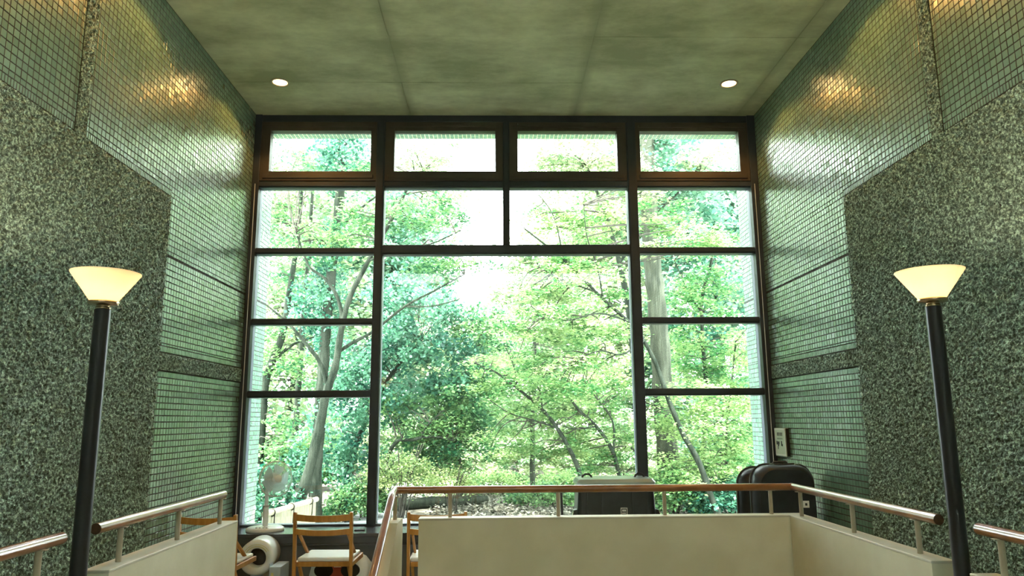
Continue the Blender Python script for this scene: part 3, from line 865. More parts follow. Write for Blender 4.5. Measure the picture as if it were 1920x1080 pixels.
# ------------------------------------------------------------------ black storage box with a translucent lid
bx = empty('storage_box', (1.035, 6.715, 0.565)); tag(bx, 'black storage box with pale translucent lid and two black handles, on the bench', 'storage box')
v = []
for z, w, d in ((0, 0.345, 0.165), (0.02, 0.35, 0.17), (0.335, 0.332, 0.178), (0.375, 0.332, 0.178)):
    poly = rounded_poly(-w, w, -d, d, 0.05, 5)
    v.append([(a, b, z) for a, b in poly])
m = MB(); n = len(v[0])
m.add([q for rr in v for q in rr], [(i * n + k, i * n + (k + 1) % n, (i + 1) * n + (k + 1) % n, (i + 1) * n + k) for i in range(3) for k in range(n)] + [tuple(range(n)), tuple(range(3 * n, 4 * n))], False)
m.build('body', M['blackplastic'], bx)
for x in (-0.26, -0.13, 0.13, 0.27):
    MB().box(x - 0.006, x + 0.006, -0.186, -0.165, 0.02, 0.34, 0.003).build('rib', M['blackplastic'], bx)
v = []
for z, w, d in ((0.375, 0.345, 0.19), (0.40, 0.345, 0.19), (0.425, 0.325, 0.175), (0.43, 0.30, 0.15)):
    v.append([(a, b, z) for a, b in rounded_poly(-w, w, -d, d, 0.05, 5)])
m = MB()
m.add([q for rr in v for q in rr], [(i * n + k, i * n + (k + 1) % n, (i + 1) * n + (k + 1) % n, (i + 1) * n + k) for i in range(3) for k in range(n)] + [tuple(range(n)), tuple(range(3 * n, 4 * n))])
m.build('lid', M['lid'], bx)
for x in (-0.235, 0.235):
    MB().tube([(x - 0.05, 0, 0.41), (x - 0.035, 0, 0.445), (x - 0.015, 0, 0.458), (x + 0.015, 0, 0.458), (x + 0.035, 0, 0.445), (x + 0.05, 0, 0.41)], 0.010, 10).build('handle', M['blackplastic'], bx)
for s in (-1, 1):
    MB().prism([(s * 0.335, 0.02), (s * 0.43, 0.0), (s * 0.42, 0.06), (s * 0.37, 0.16), (s * 0.335, 0.17)], -0.12, -0.04, 'y').build('side_clasp', M['blackplastic'], bx)
    MB().bar((s * 0.425, -0.125, 0.01), (s * 0.375, -0.125, 0.15), 0.006, 0.006).build('clasp_edge', M['chrome'], bx)
lb = MB()
x0, x1, z0, z1 = 0.03, 0.088, 0.12, 0.185
yy = -0.1775
for a in ((x0, x1, z1 - 0.006, z1), (x0, x1, z0, z0 + 0.006), (x0, x0 + 0.005, z0, z1), (x1 - 0.005, x1, z0, z1)):
    lb.box(a[0], a[1], yy - 0.002, yy + 0.004, a[2], a[3])
lb.box(x0 + 0.014, x0 + 0.027, yy - 0.002, yy + 0.004, z0 + 0.034, z0 + 0.050); lb.box(x0 + 0.031, x0 + 0.044, yy - 0.002, yy + 0.004, z0 + 0.034, z0 + 0.050)
for k in range(4): lb.box(x0 + 0.012 + 0.009 * k, x0 + 0.018 + 0.009 * k, yy - 0.002, yy + 0.004, z0 + 0.014, z0 + 0.024)
lo = lb.build('label', M['paper'], bx); lo['label'] = 'white square printed label'

# slim black stand beside the box, behind the rail post
sd = empty('folded_stand', (0.545, 6.70, 0.565)); tag(sd, 'thin black folded stand leaning beside the black storage box', 'stand')
MB().bar((-0.012, 0, 0.0), (-0.022, 0, 0.33), 0.012, 0.02, (0, 1, 0), 0.003).build('upright', M['blackplastic'], sd)
MB().bar((0.03, 0, 0.0), (0.02, 0, 0.33), 0.022, 0.02, (0, 1, 0), 0.003).build('upright', M['blackplastic'], sd)
MB().box(-0.02, 0.03, -0.009, 0.009, 0.29, 0.31).build('crossbar', M['blackplastic'], sd)

# ------------------------------------------------------------------ two black hard cases on the floor at the right
def hard_case(loc, rz, lean, wid, hgt, dep, rad, label, sticker=False, clasps=()):
    t = empty('hard_case', loc, rz); t.rotation_euler = (lean, 0, rz); tag(t, label, 'case', 'black hard cases by the right wall')
    m = MB(); rings = []
    for y, s in ((-dep / 2, 0.80), (-dep / 2 + 0.012, 0.86), (-dep / 2 + 0.06, 0.97), (-0.012, 1.0), (0.012, 1.0), (dep / 2 - 0.06, 0.97), (dep / 2 - 0.012, 0.88), (dep / 2, 0.80)):
        k = (1 - s)
        w = wid / 2 * (1 - k * 0.75)
        poly = rounded_poly(-w, w, 0.0 + k * 0.04, hgt - k * hgt * 0.14, rad, 8, 0.06)
        poly = [(a * (1 + 0.07 * (1 - z / hgt)), z) for a, z in poly]
        rings.append([(a, y, z) for a, z in poly])
    n = len(rings[0])
    m.add([q for rr in rings for q in rr], [(i * n + k, i * n + (k + 1) % n, (i + 1) * n + (k + 1) % n, (i + 1) * n + k) for i in range(len(rings) - 1) for k in range(n)], True)
    m.add(rings[0], [tuple(range(n))]); m.add(rings[-1], [tuple(range(n))])
    m.build('shell', M['blackplastic'], t)
    sm = MB()
    poly = rounded_poly(-wid / 2 - 0.004, wid / 2 + 0.004, 0.03, hgt + 0.004, rad, 8, 0.06)
    poly = [(a * (1 + 0.07 * (1 - z / hgt)), 0.0, z) for a, z in poly]
    sm.tube(poly + [poly[0]], 0.007, 6, cap=False); sm.build('seam', M['darkgrey'], t)
    for cx in clasps:
        MB().box(cx - 0.018, cx + 0.018, -0.03, 0.03, hgt - 0.004, hgt + 0.010, 0.003).build('clasp', M['chrome'], t)
    MB().tube([(-0.06, 0.0, hgt), (-0.045, 0, hgt + 0.02), (0.045, 0, hgt + 0.02), (0.06, 0, hgt)], 0.007, 8).build('handle', M['darkgrey'], t)
    for s in (-1, 1): MB().box(s * wid * 0.3 - 0.03, s * wid * 0.3 + 0.03, -dep * 0.3, dep * 0.3, -0.004, 0.03).build('foot', M['darkgrey'], t)
    if sticker:
        st = MB().box(sticker - 0.025, sticker + 0.025, -dep / 2 - 0.002, -dep / 2 + 0.003, 0.835, 0.885).build('sticker', M['paper'], t); st['label'] = 'white square sticker'
        MB().box(sticker - 0.006, sticker + 0.010, -dep / 2 - 0.003, -dep / 2 + 0.003, 0.85, 0.868).build('sticker_mark', M['ink'], st)
    return t
hard_case((2.255, 6.12, 0.004), 0.0, 0.0, 0.58, 1.105, 0.26, 0.13, 'larger black hard case standing behind, close to the window jamb')
hard_case((2.20, 5.80, 0.004), math.radians(-3), 0.0, 0.46, 1.145, 0.26, 0.12, 'black hard case with a white sticker standing in front of a larger one', sticker=0.13, clasps=(-0.07, 0.12))

# ------------------------------------------------------------------ notice plate on the right wall
pl = empty('notice_plate', (R, 6.75, 1.29)); tag(pl, 'small pale green notice plate on the tiles right of the window', 'sign')
MB().box(-0.034, -0.001, -0.128, 0.128, -0.125, 0.125, 0.003).build('plate', M['plate'], pl)
MB().box(-0.028, -0.001, -0.133, -0.1275, -0.122, 0.122).build('plate_edge', M['ink'], pl)
MB().box(-0.031, -0.0005, -0.1275, 0.1275, -0.131, -0.1245).build('plate_edge', M['ink'], pl)
fr = MB()
for a in ((-0.12, 0.12, 0.108, 0.116), (-0.12, 0.12, -0.116, -0.108), (-0.12, -0.112, -0.116, 0.116), (0.112, 0.12, -0.116, 0.116)):
    fr.box(-0.0365, -0.033, a[0], a[1], a[2], a[3])
fr.build('plate_rim', M['paper'], pl)
tx = MB()
for k in range(4):
    y = 0.055 - 0.034 * k
    tx.box(-0.0355, -0.033, y - 0.007, y + 0.007, 0.055, 0.085)
    tx.box(-0.0355, -0.033, y - 0.013, y + 0.005, 0.079, 0.084)
for q in ((0.075, -0.008, 0.014, 0.016), (0.045, -0.018, 0.014, 0.020), (0.03, -0.008, 0.010, 0.014), (-0.03, -0.012, 0.010, 0.022), (-0.045, -0.026, 0.010, 0.010), (0.055, -0.048, 0.006, 0.016)):
    tx.box(-0.0355, -0.033, q[0] - q[2], q[0] + q[2], q[1] - q[3], q[1] + q[3])
tag(tx.build('lettering', M['ink'], pl), kind='stuff')
tf = MB()
for k in range(6): tf.box(-0.0355, -0.033, 0.06 - 0.022 * k - 0.008, 0.06 - 0.022 * k + 0.008, 0.024, 0.036)
tf.build('small_lettering', M['faintink'], pl)

# ------------------------------------------------------------------ things on the floor below the bench
def roll(loc, label, printed):
    t = empty('paper_roll', loc); tag(t, label, 'roll', 'white wrapped rolls below the bench')
    rm_ = Matrix.Rotation(math.radians(6), 4, 'Z') @ Matrix.Rotation(math.radians(90), 4, 'X')
    MB().lathe([(0.075, -0.15), (0.125, -0.15), (0.138, -0.135), (0.140, 0.12), (0.132, 0.145), (0.12, 0.15), (0.078, 0.15), (0.074, 0.14), (0.074, -0.14)], 40, closed=True).xform(rm_).build('wrap', M['whiteplastic'], t)
    MB().lathe([(0.0005, 0.02), (0.0735, 0.02), (0.0735, 0.03), (0.0005, 0.03)], 30).xform(rm_).build('core', M['hole'], t)
    if printed:
        for r0, r1 in ((0.088, 0.094), (0.104, 0.108)):
            m = MB(); k0, k1 = 4, 20
            vv = []; ff = []
            for k in range(k0, k1 + 1):
                a = 2 * math.pi * k / 48
                for rr in (r0, r1):
                    vv.append((rr * math.cos(a), rr * math.sin(a), 0.1505)); vv.append((rr * math.cos(a), rr * math.sin(a), 0.1515))
            for k in range(k1 - k0):
                q = 4 * k; ff += [(q + 1, q + 3, q + 7, q + 5), (q, q + 4, q + 6, q + 2), (q + 1, q + 5, q + 4, q), (q + 3, q + 2, q + 6, q + 7)]
            m.add(vv, ff); m.xform(rm_).build('print', M['yellowprint'], t)
    return t
roll((-1.955, 6.355, 0.141), 'lower of two white wrapped rolls, on the floor below the bench', False)
roll((-1.955, 6.355, 0.423), 'white wrapped roll with a dark open core, on top of another roll', True)
bb = empty('card_box', (-1.755, 6.22, 0.0)); tag(bb, 'slim pale blue box standing beside the white rolls', 'box')
MB().box(-0.045, 0.045, -0.12, 0.12, 0.001, 0.375, 0.003).build('carton', M['bluebox'], bb)
MB().box(-0.045, -0.041, -0.122, -0.03, 0.36, 0.40).build('flap', M['bluebox'], bb)
MB().box(-0.03, -0.01, -0.1215, -0.119, 0.20, 0.33).build('print', M['yellowprint'], bb)
bg = empty('plastic_bag', (-1.272, 6.27, 0.0)); tag(bg, 'white plastic bag printed red, black and cream under the folding chair', 'bag')
v = []
for z, w, d in ((0.0, 0.20, 0.11), (0.02, 0.225, 0.13), (0.25, 0.235, 0.14), (0.36, 0.225, 0.12), (0.415, 0.19, 0.08), (0.435, 0.14, 0.03)):
    v.append([(a + 0.012 * math.sin(9 * b + 20 * z), b + 0.008 * math.sin(13 * a + 11 * z), z + (0.01 * math.sin(16 * a) if z > .3 else 0)) for a, b in rounded_poly(-w, w, -d, d, min(0.06, d * .9), 5)])
m = MB(); n = len(v[0])
m.add([q for rr in v for q in rr], [(i * n + k, i * n + (k + 1) % n, (i + 1) * n + (k + 1) % n, (i + 1) * n + k) for i in range(len(v) - 1) for k in range(n)], True)
m.add(v[0], [tuple(range(n))]); m.add(v[-1], [tuple(range(n))])
m.build('bag', M['whiteplastic'], bg)
def disc_print(name, pts, y, mat):
    MB().prism(pts, y, y + 0.012, 'y').build(name, mat, bg)
arc = [(0.19 * math.cos(t), 0.06 + 0.33 * math.sin(t)) for t in np.linspace(0, math.pi, 25)]
disc_print('red_print', arc, -0.150, M['red'])
arc = [(0.10 * math.cos(t), 0.06 + 0.20 * math.sin(t)) for t in np.linspace(0, math.pi, 25)]
disc_print('cream_print', arc, -0.154, M['cream'])
for s in (-1, 1):
    arc = [(s * 0.105 + 0.075 * math.cos(t), 0.34 + 0.055 * math.sin(t)) for t in np.linspace(0, 2 * math.pi, 20, endpoint=False)]
    disc_print('black_print', arc, -0.153, M['ink'])
disc_print('label', [(-0.025, 0.365), (0.03, 0.365), (0.03, 0.39), (-0.025, 0.39)], -0.156, M['paper'])

# ------------------------------------------------------------------ outdoors
gp = MB().box(-40, 40, YO, 80, -0.35, -0.05)
tag(gp.build('ground', M['soil']), 'litter covered ground of the garden outside', 'ground', kind='structure')
pp = [(-1.15, 8.0), (-1.25, 11.5), (-1.9, 14.0), (-1.9, 16.2), (-0.3, 17.1), (1.2, 16.9), (4.0, 16.2), (9, 16.5), (9, 18.0), (4.0, 17.9), (0.9, 18.2), (-0.4, 19.1), (-3.0, 18.8), (-2.6, 15.0), (-2.28, 11.8), (-2.1, 8.0)]
tag(MB().prism(pp, -0.05, -0.03, 'z').build('path', M['path']), 'pale concrete path winding through the garden', 'path', kind='structure')

tag(MB().box(-6.5, 6.5, YO + 0.001, 10.15, -0.06, -0.02).build('bounce_slab', M['bounce_slab']), 'pale concrete slab added out of view outside to bounce daylight indoors', 'bounce_slab', kind='structure')  # unseen slab, added to throw daylight up into the room

# bamboo screen outside
bf = empty('bamboo_fence', (-2.3, 8.3, -0.05)); tag(bf, 'low pale bamboo screen tied with dark rope outside the left panes', 'fence')
a = Vector((-2.335, 7.62, 0)); b = Vector((-2.18, 9.10, 0))
cnt = 44
for k in range(cnt):
    p = a.lerp(b, (k + 0.5) / cnt)
    W(MB().tube([(p.x, p.y, -0.05), (p.x, p.y, 0.28), (p.x, p.y, 0.565 + 0.004 * math.sin(k * 2.7))], 0.0165, 8).build('slat', M['bamboo'], bf))
W(MB().tube([(a.x + 0.012, a.y - 0.02, 0.595), (b.x + 0.012, b.y + 0.02, 0.585)], 0.030, 14).build('top_pole', M['bamboo'], bf))
W(MB().tube([(a.x + 0.03, a.y, 0.25), (b.x + 0.03, b.y, 0.25)], 0.016, 10).build('cross_pole', M['bamboo'], bf))
for tpos in (0.12, 0.47, 0.86):
    p = a.lerp(b, tpos)
    q = MB(); 
    pts = [(p.x + 0.012 + 0.036 * math.cos(t), p.y, 0.59 + 0.037 * math.sin(t)) for t in np.linspace(0, 2 * math.pi, 15)]
    q.tube(pts, 0.007, 6, cap=False); q.tube([(p.x + 0.045, p.y, 0.585), (p.x + 0.04, p.y + 0.004, 0.46), (p.x + 0.03, p.y + 0.02, 0.36)], 0.007, 6)
    W(q.build('rope_tie', M['rope'], bf))

# -------- trees
def leaf_cloud(centers, size, tint, flat=0.5, kind='rhomb', aspect=0.45):
    """centers (n,3) -> verts, faces, per-vertex tint"""
    n = len(centers)
    nrm = rng.standard_normal((n, 3)); nrm[:, 2] = np.abs(nrm[:, 2]) + flat * 2.5
    nrm /= np.linalg.norm(nrm, axis=1)[:, None]
    d = rng.standard_normal((n, 3)); d -= nrm * (d * nrm).sum(1)[:, None]; d /= np.linalg.norm(d, axis=1)[:, None]
    s = np.cross(nrm, d)
    sz = (size * rng.uniform(0.65, 1.3, n))[:, None]
    if kind == 'rhomb':
        P4 = [(-0.5, 0, 0), (0.05, -aspect / 1.0, -0.10), (0.5, 0, -0.04), (0.05, aspect, -0.10)]
        V = np.stack([centers + sz * (d * a + s * b * 1.0 + nrm * c) for a, b, c in P4], 1)
        F = np.arange(4 * n).reshape(n, 4)
        return V.reshape(-1, 3), F, np.repeat(tint, 4)
    # star: three long lobes and two short ones as pointed kites sharing the stalk
    lob = []
    for ang, ln in ((0, 0.62), (0.95, 0.52), (-0.95, 0.52)):
        c, q = math.cos(ang), math.sin(ang)
        lob.append([(-0.12, 0, 0), (ln * 0.45 * c - 0.15 * q * 1, ln * 0.45 * q + 0.15 * c, 0.02), (ln * c, ln * q, -0.10), (ln * 0.45 * c + 0.15 * q, ln * 0.45 * q - 0.15 * c, 0.02)])
    pts = [p for l in lob for p in l]
    V = np.stack([centers + sz * (d * a + s * b + nrm * c) for a, b, c in pts], 1)
    F = (np.array([[0, 1, 2, 3], [4, 5, 6, 7], [8, 9, 10, 11]])[None] + 12 * np.arange(n)[:, None, None]).reshape(-1, 4)
    return V.reshape(-1, 3), F, np.repeat(tint, 12)

def foliage_obj(name, parts, mat, parent):
    V = np.concatenate([p[0] for p in parts]); off = np.cumsum([0] + [len(p[0]) for p in parts])
    F = np.concatenate([p[1] + off[i] for i, p in enumerate(parts)]); T = np.concatenate([p[2] for p in parts])
    me = arr_mesh(name, V, F, mat)
    at = me.attributes.new('tint', 'FLOAT', 'POINT'); at.data.foreach_set('value', T.astype(np.float32))
    o = link(bpy.data.objects.new(name, me), parent)
    o['kind'] = 'stuff'
    return o

def smooth_path(pts, sub=3):
    pts = [Vector(p) for p in pts]
    out = []
    for i in range(len(pts) - 1):
        p0 = pts[max(i - 1, 0)]; p1 = pts[i]; p2 = pts[i + 1]; p3 = pts[min(i + 2, len(pts) - 1)]
        for k in range(sub):
            t = k / sub
            out.append(0.5 * ((2 * p1) + (p2 - p0) * t + (2 * p0 - 5 * p1 + 4 * p2 - p3) * t * t + (3 * p1 - p0 - 3 * p2 + p3) * t ** 3))
    out.append(pts[-1])
    return out

def tree(name, label, limbs, crowns, leafmat, n_spray, n_leaf, leaf, kind='rhomb', flat=0.5, spray=(0.32, 0.10), bark='bark', extra=None, cat='tree', tint=(0.1, 0.9), group='trees in the garden', twig_r=0.0095, depth_jit=0.5, aspect=0.45, back=0.0):
    """limbs: [(points, r0, r1)]; crowns: ellipsoids (x,y,z,rx,ry,rz); sprays of leaves fill the crowns"""
    base = Vector(limbs[0][0][0]) if limbs else Vector((crowns[0][0], crowns[0][1], -0.05))
    t = empty(name, (base.x, base.y, -0.05)); tag(t, label, cat, group)
    crowns = [(c[0], c[1] + back, c[2], c[3], c[4], c[5]) for c in crowns]
    nodes = []
    for i, (pts, r0, r1) in enumerate(limbs):
        pts = [Vector(p) for p in pts]
        if i > 0:
            pts = [Vector((p.x, p.y + -abs(depth_jit * math.sin(1.7 * i)) * (0.4 if back else -1) * (k / len(pts)) ** 1.2, p.z)) for k, p in enumerate(pts)]
        if i == 0 and pts[0].z > -0.05:
            d0 = (pts[1] - pts[0]).normalized(); 
            pts = [Vector((pts[0].x - d0.x * 0.5, pts[0].y, -0.12))] + pts
        sp = smooth_path(pts, 4)
        m = len(sp)
        rs = [(r0 + (r1 - r0) * k / (m - 1)) * (1 + 0.08 * math.sin(k * 2.3 + i)) for k in range(m)]
        W(MB().tube(sp, rs, 9).build('trunk' if i == 0 else 'branch', M[bark], t))
        nodes += [(p, r) for p, r in zip(sp, rs) if p.z > 0.3]
    twigs = MB(); parts = []
    wsum = sum(c[3] * c[4] * c[5] for c in crowns)
    NP = np.array([p for p, r in nodes]) if nodes else None
    for c in crowns:
        k = max(2, int(round(n_spray * (c[3] * c[4] * c[5]) / wsum)))
        q = rng.standard_normal((k, 3)); q /= np.linalg.norm(q, axis=1)[:, None]; q *= rng.uniform(0.15, 1.0, k)[:, None] ** 0.45
        ctr = np.array(c[:3]) + q * np.array(c[3:6])
        for s in ctr:
            a = rng.uniform(0, 6.28); ry = rng.uniform(0.6, 1.25)
            sl = spray[0] * rng.uniform(0.7, 1.3)
            nl = int(n_leaf * rng.uniform(0.6, 1.3))
            g = rng.standard_normal((nl, 3)) * 0.5
            loc = np.stack([g[:, 0] * sl, g[:, 1] * sl * ry * 0.8, g[:, 2] * spray[1]], -1)
            # droop along the spray
            ca, sa = math.cos(a), math.sin(a)
            loc[:, 2] -= 0.25 * np.abs(loc[:, 0])
            loc = np.stack([loc[:, 0] * ca - loc[:, 1] * sa, loc[:, 0] * sa + loc[:, 1] * ca, loc[:, 2]], -1)
            tb = rng.uniform(tint[0], tint[1])
            tn = np.clip(tb + rng.normal(0, 0.16, nl), 0, 1)
            parts.append(leaf_cloud(s + loc, leaf, tn, flat, kind, aspect))
            if NP is not None and twig_r > 0 and rng.uniform() < 0.38:
                dd = np.linalg.norm((NP - s) * np.array([1, 1, 1.3]), axis=1); j = int(dd.argmin())
                if dd[j] < 2.2:
                    p0 = nodes[j][0]; p1 = Vector(s)
                    mid = p0.lerp(p1, 0.5) + Vector((rng.uniform(-.12, .12), rng.uniform(-.12, .12), rng.uniform(-.02, .16)))
                    twigs.tube(smooth_path([p0, mid, p1], 3), [twig_r * (1.3 - 0.9 * k / 6) for k in range(7)], 5, cap=False)
    if twigs.v: 
        tw = W(twigs.build('twigs', M['twig'], t)); tw['kind'] = 'stuff'
    if extra: parts += extra
    fo = foliage_obj('foliage', parts, M[leafmat], t); W(fo)
    return t

T1 = [(-2.75, 10.5, 0.31), (-2.58, 10.5, 0.99), (-2.47, 10.5, 1.58), (-2.42, 10.5, 1.91), (-2.31, 10.5, 2.25), (-2.24, 10.5, 2.79), (-2.14, 10.5, 3.25), (-1.88, 10.5, 3.81), (-1.55, 10.5, 4.45), (-1.25, 10.5, 5.11)]
T1b = [(-2.4, 10.5, 1.97), (-2.52, 10.5, 2.33), (-2.76, 10.5, 2.64), (-2.96, 10.5, 2.87), (-3.28, 10.5, 3.14)]
T1c = [(-2.29, 10.6, 2.49), (-2.06, 10.6, 2.64), (-1.8, 10.6, 2.78), (-1.34, 10.6, 3.15), (-0.91, 10.6, 3.38), (-0.48, 10.6, 3.62)]
T1d = [(-2.22, 10.5, 2.9), (-2.3, 10.5, 3.25), (-2.48, 10.5, 3.53), (-2.7, 10.5, 3.69), (-2.8, 10.5, 3.9), (-2.91, 10.5, 4.21)]
T2 = [(-2.76, 11.6, 0.09), (-2.79, 11.6, 0.78), (-2.76, 11.6, 1.42), (-2.74, 11.6, 2.25), (-2.71, 11.6, 3.09), (-2.66, 11.6, 3.96), (-2.58, 11.6, 5.03), (-2.55, 11.6, 6.33)]
T3 = [(-3.87, 12.2, 0.92), (-3.85, 12.2, 1.6), (-3.82, 12.2, 2.16), (-3.71, 12.2, 2.51), (-3.57, 12.2, 2.95), (-3.49, 12.2, 3.72), (-3.4, 12.2, 4.55), (-3.37, 12.2, 5.5)]
T3b = [(-3.71, 12.2, 2.48), (-3.43, 12.2, 2.78), (-3.04, 12.2, 2.95)]
T4 = [(3.06, 13.2, -0.14), (3.02, 13.2, 0.91), (2.98, 13.2, 1.84), (2.97, 13.2, 2.8), (2.93, 13.2, 3.78), (2.88, 13.2, 4.59), (2.86, 13.2, 6.36), (2.86, 13.2, 7.44)]
T5 = [(3.33, 11.6, 0.21), (3.14, 11.6, 0.82), (2.9, 11.6, 1.29), (2.69, 11.6, 1.84), (2.5, 11.6, 2.43), (2.21, 11.6, 2.94), (1.71, 11.6, 3.42), (1.33, 11.6, 3.82), (0.99, 11.6, 4.15), (0.47, 11.6, 4.58)]
T5b = [(1.56, 11.6, 3.55), (1.11, 11.6, 3.7), (0.68, 11.6, 3.91)]
T5c = [(1.2, 11.6, 3.91), (1.07, 11.6, 4.13), (1.03, 11.6, 4.4), (0.91, 11.6, 4.85), (0.61, 11.6, 5.26)]
T6 = [(3.85, 14.0, -0.15), (3.88, 14.0, 0.87), (3.99, 14.0, 1.86), (3.98, 14.0, 2.88), (4.0, 14.0, 3.81), (4.23, 14.0, 4.56), (4.35, 14.0, 5.54)]
T6b = [(3.99, 14.0, 3.55), (3.84, 14.0, 3.82), (3.7, 14.0, 4.24), (3.58, 14.0, 4.67)]
T7 = [(3.98, 12.8, -0.01), (3.97, 12.8, 0.74), (3.97, 12.8, 1.37), (4.1, 12.8, 2.1), (4.22, 12.8, 2.85)]
T8 = [(1.46, 12.4, 0.02), (1.34, 12.4, 0.7), (1.05, 12.4, 1.29), (0.75, 12.4, 1.68), (0.34, 12.4, 2.03), (-0.02, 12.4, 2.3), (-0.38, 12.4, 2.46)]
T8b = [(0.75, 12.4, 1.68), (0.72, 12.4, 1.97), (0.57, 12.4, 2.17)]
T9 = [(0.7, 15.0, -0.18), (0.7, 15.0, 0.74), (0.72, 15.0, 1.69), (0.78, 15.0, 2.44), (0.76, 15.0, 3.54)]
T10 = [(2.15, 12.6, 0.07), (1.96, 12.6, 0.94), (1.68, 12.6, 1.39), (1.39, 12.6, 1.67), (1.15, 12.6, 2.0), (0.99, 12.6, 2.29)]
T10b = [(1.96, 12.6, 0.94), (1.96, 12.6, 1.46), (1.71, 12.6, 1.83), (1.46, 12.6, 2.18)]
T11 = [(-2.2, 13.5, -0.08), (-1.9, 13.5, 1.04), (-1.51, 13.5, 1.17), (-1.13, 13.5, 1.22), (-0.79, 13.5, 1.15)]
T11b = [(-1.37, 13.5, 1.18), (-1.28, 13.5, 1.4), (-0.99, 13.5, 1.68)]
T12 = [(-2.97, 14.5, -0.19), (-2.8, 14.5, 0.8), (-2.51, 14.5, 1.6), (-2.07, 14.5, 2.43), (-1.5, 14.5, 3.06)]
T13 = [(-0.68, 14.5, -0.12), (-0.7, 14.5, 0.48), (-0.77, 14.5, 1.08), (-0.7, 14.5, 1.8), (-0.55, 14.5, 2.52), (-0.28, 14.5, 3.26)]

K_leaning = [(-2.88, 10.4, 4.18, 0.57, 0.6, 0.39), (-2.18, 10.3, 4.48, 0.45, 0.6, 0.35), (-1.09, 10.2, 4.61, 0.82, 0.7, 0.3), (-0.7, 10.3, 3.92, 0.6, 0.6, 0.27), (-3.15, 10.6, 5.4, 0.31, 0.5, 0.32), (-2.09, 10.5, 5.36, 0.23, 0.5, 0.31)]
K_ivy = [(-2.7, 11.6, 2.67, 0.2, 0.22, 1.47), (-2.69, 11.6, 4.14, 0.25, 0.3, 0.69), (-2.9, 11.9, 3.49, 0.43, 0.5, 0.62), (-2.64, 11.9, 5.88, 0.52, 0.7, 0.53), (-3.06, 11.8, 0.77, 0.26, 0.3, 0.53)]
K_left = [(-3.76, 12.2, 5.03, 0.45, 0.7, 0.54), (-3.82, 12.2, 2.73, 0.36, 0.5, 0.54), (-3.31, 12.3, 2.38, 0.45, 0.5, 0.37), (-3.67, 12.4, 3.76, 0.36, 0.5, 0.37), (-3.66, 12.0, 0.76, 0.39, 0.6, 0.63), (-3.34, 12.6, 1.42, 0.55, 0.6, 0.47)]
K_ever = [(-1.48, 14.2, 3.44, 0.78, 1.0, 0.74), (-1.97, 14.2, 2.41, 0.62, 0.9, 0.95), (-0.83, 14.0, 2.59, 0.61, 0.8, 0.63), (-2.82, 14.3, 2.52, 0.52, 0.8, 0.64), (-2.99, 14.3, 1.5, 0.63, 0.9, 0.75), (-2.5, 14.0, 0.62, 0.51, 0.8, 0.73), (-3.53, 14.6, 3.08, 0.43, 0.6, 0.43), (-2.25, 14.4, 4.12, 0.42, 0.6, 0.32)]
K_mid13 = [(-0.34, 14.5, 3.26, 0.74, 0.8, 0.49), (-0.65, 14.5, 2.0, 0.85, 1.0, 0.76), (-0.12, 14.2, 3.54, 0.47, 0.5, 0.23), (-0.95, 14.4, 1.09, 0.95, 0.9, 0.54), (-1.57, 14.5, 0.69, 0.64, 0.7, 0.43)]
K_maple5 = [(1.25, 11.3, 3.72, 0.91, 0.8, 0.5), (0.65, 11.2, 3.19, 0.74, 0.8, 0.42), (1.65, 11.3, 2.87, 0.58, 0.7, 0.42), (1.03, 11.1, 2.28, 0.89, 0.8, 0.45), (0.95, 11.5, 4.82, 0.59, 0.7, 0.43), (1.75, 11.6, 4.85, 0.42, 0.6, 0.39), (3.12, 11.2, 4.47, 0.78, 0.6, 0.27), (2.82, 11.6, 5.03, 0.51, 0.6, 0.35)]
K_cedar = [(3.32, 13.6, 6.18, 0.89, 1.0, 0.71), (3.98, 13.8, 5.59, 0.71, 0.8, 0.41), (3.15, 13.6, 7.06, 0.89, 1.0, 0.41)]
K_slend6 = [(4.15, 14.0, 3.81, 0.77, 0.8, 0.63), (3.83, 14.2, 2.69, 0.73, 0.8, 0.63), (4.49, 14.0, 2.46, 0.51, 0.7, 0.73), (4.31, 14.0, 4.78, 0.61, 0.6, 0.42)]
K_sap7 = [(3.98, 12.4, 1.73, 0.41, 0.6, 0.65), (3.7, 12.4, 0.85, 0.63, 0.7, 0.46), (3.1, 12.0, 1.47, 0.61, 0.6, 0.31), (3.21, 12.0, 1.9, 0.53, 0.5, 0.22), (2.71, 12.0, 0.63, 0.44, 0.5, 0.4), (4.35, 12.6, 2.83, 0.23, 0.4, 0.56)]
K_maple8 = [(0.52, 12.3, 1.92, 0.72, 0.7, 0.41), (0.07, 12.4, 2.37, 0.63, 0.7, 0.37), (1.12, 12.2, 1.39, 0.53, 0.6, 0.45), (0.25, 12.6, 1.13, 0.64, 0.7, 0.38)]
K_maple10 = [(1.69, 12.4, 1.92, 0.54, 0.6, 0.46), (2.01, 12.3, 1.3, 0.4, 0.5, 0.55), (1.58, 12.5, 0.86, 0.73, 0.7, 0.42), (2.23, 12.3, 2.36, 0.27, 0.4, 0.46)]
K_thin9 = [(0.92, 16, 3.21, 0.93, 1.0, 0.83), (0.32, 16, 1.82, 0.82, 0.9, 0.6), (1.75, 16, 3.68, 0.7, 0.9, 0.71)]
K_low11 = [(-1.55, 13.4, 1.31, 0.54, 0.5, 0.25), (-0.88, 13.4, 1.4, 0.44, 0.5, 0.3), (-1.86, 13.5, 1.78, 0.39, 0.5, 0.3)]
K_top14 = [(1.69, 13.0, 6.39, 0.95, 0.8, 0.39), (2.48, 13.0, 5.97, 0.57, 0.7, 0.48), (3.87, 12.6, 6.14, 0.55, 0.7, 0.42), (0.9, 13.2, 6.25, 0.48, 0.6, 0.29)]
K_topL = [(-1.22, 12.2, 5.99, 0.53, 0.7, 0.36), (-3.38, 13.0, 6.39, 0.66, 0.8, 0.39)]

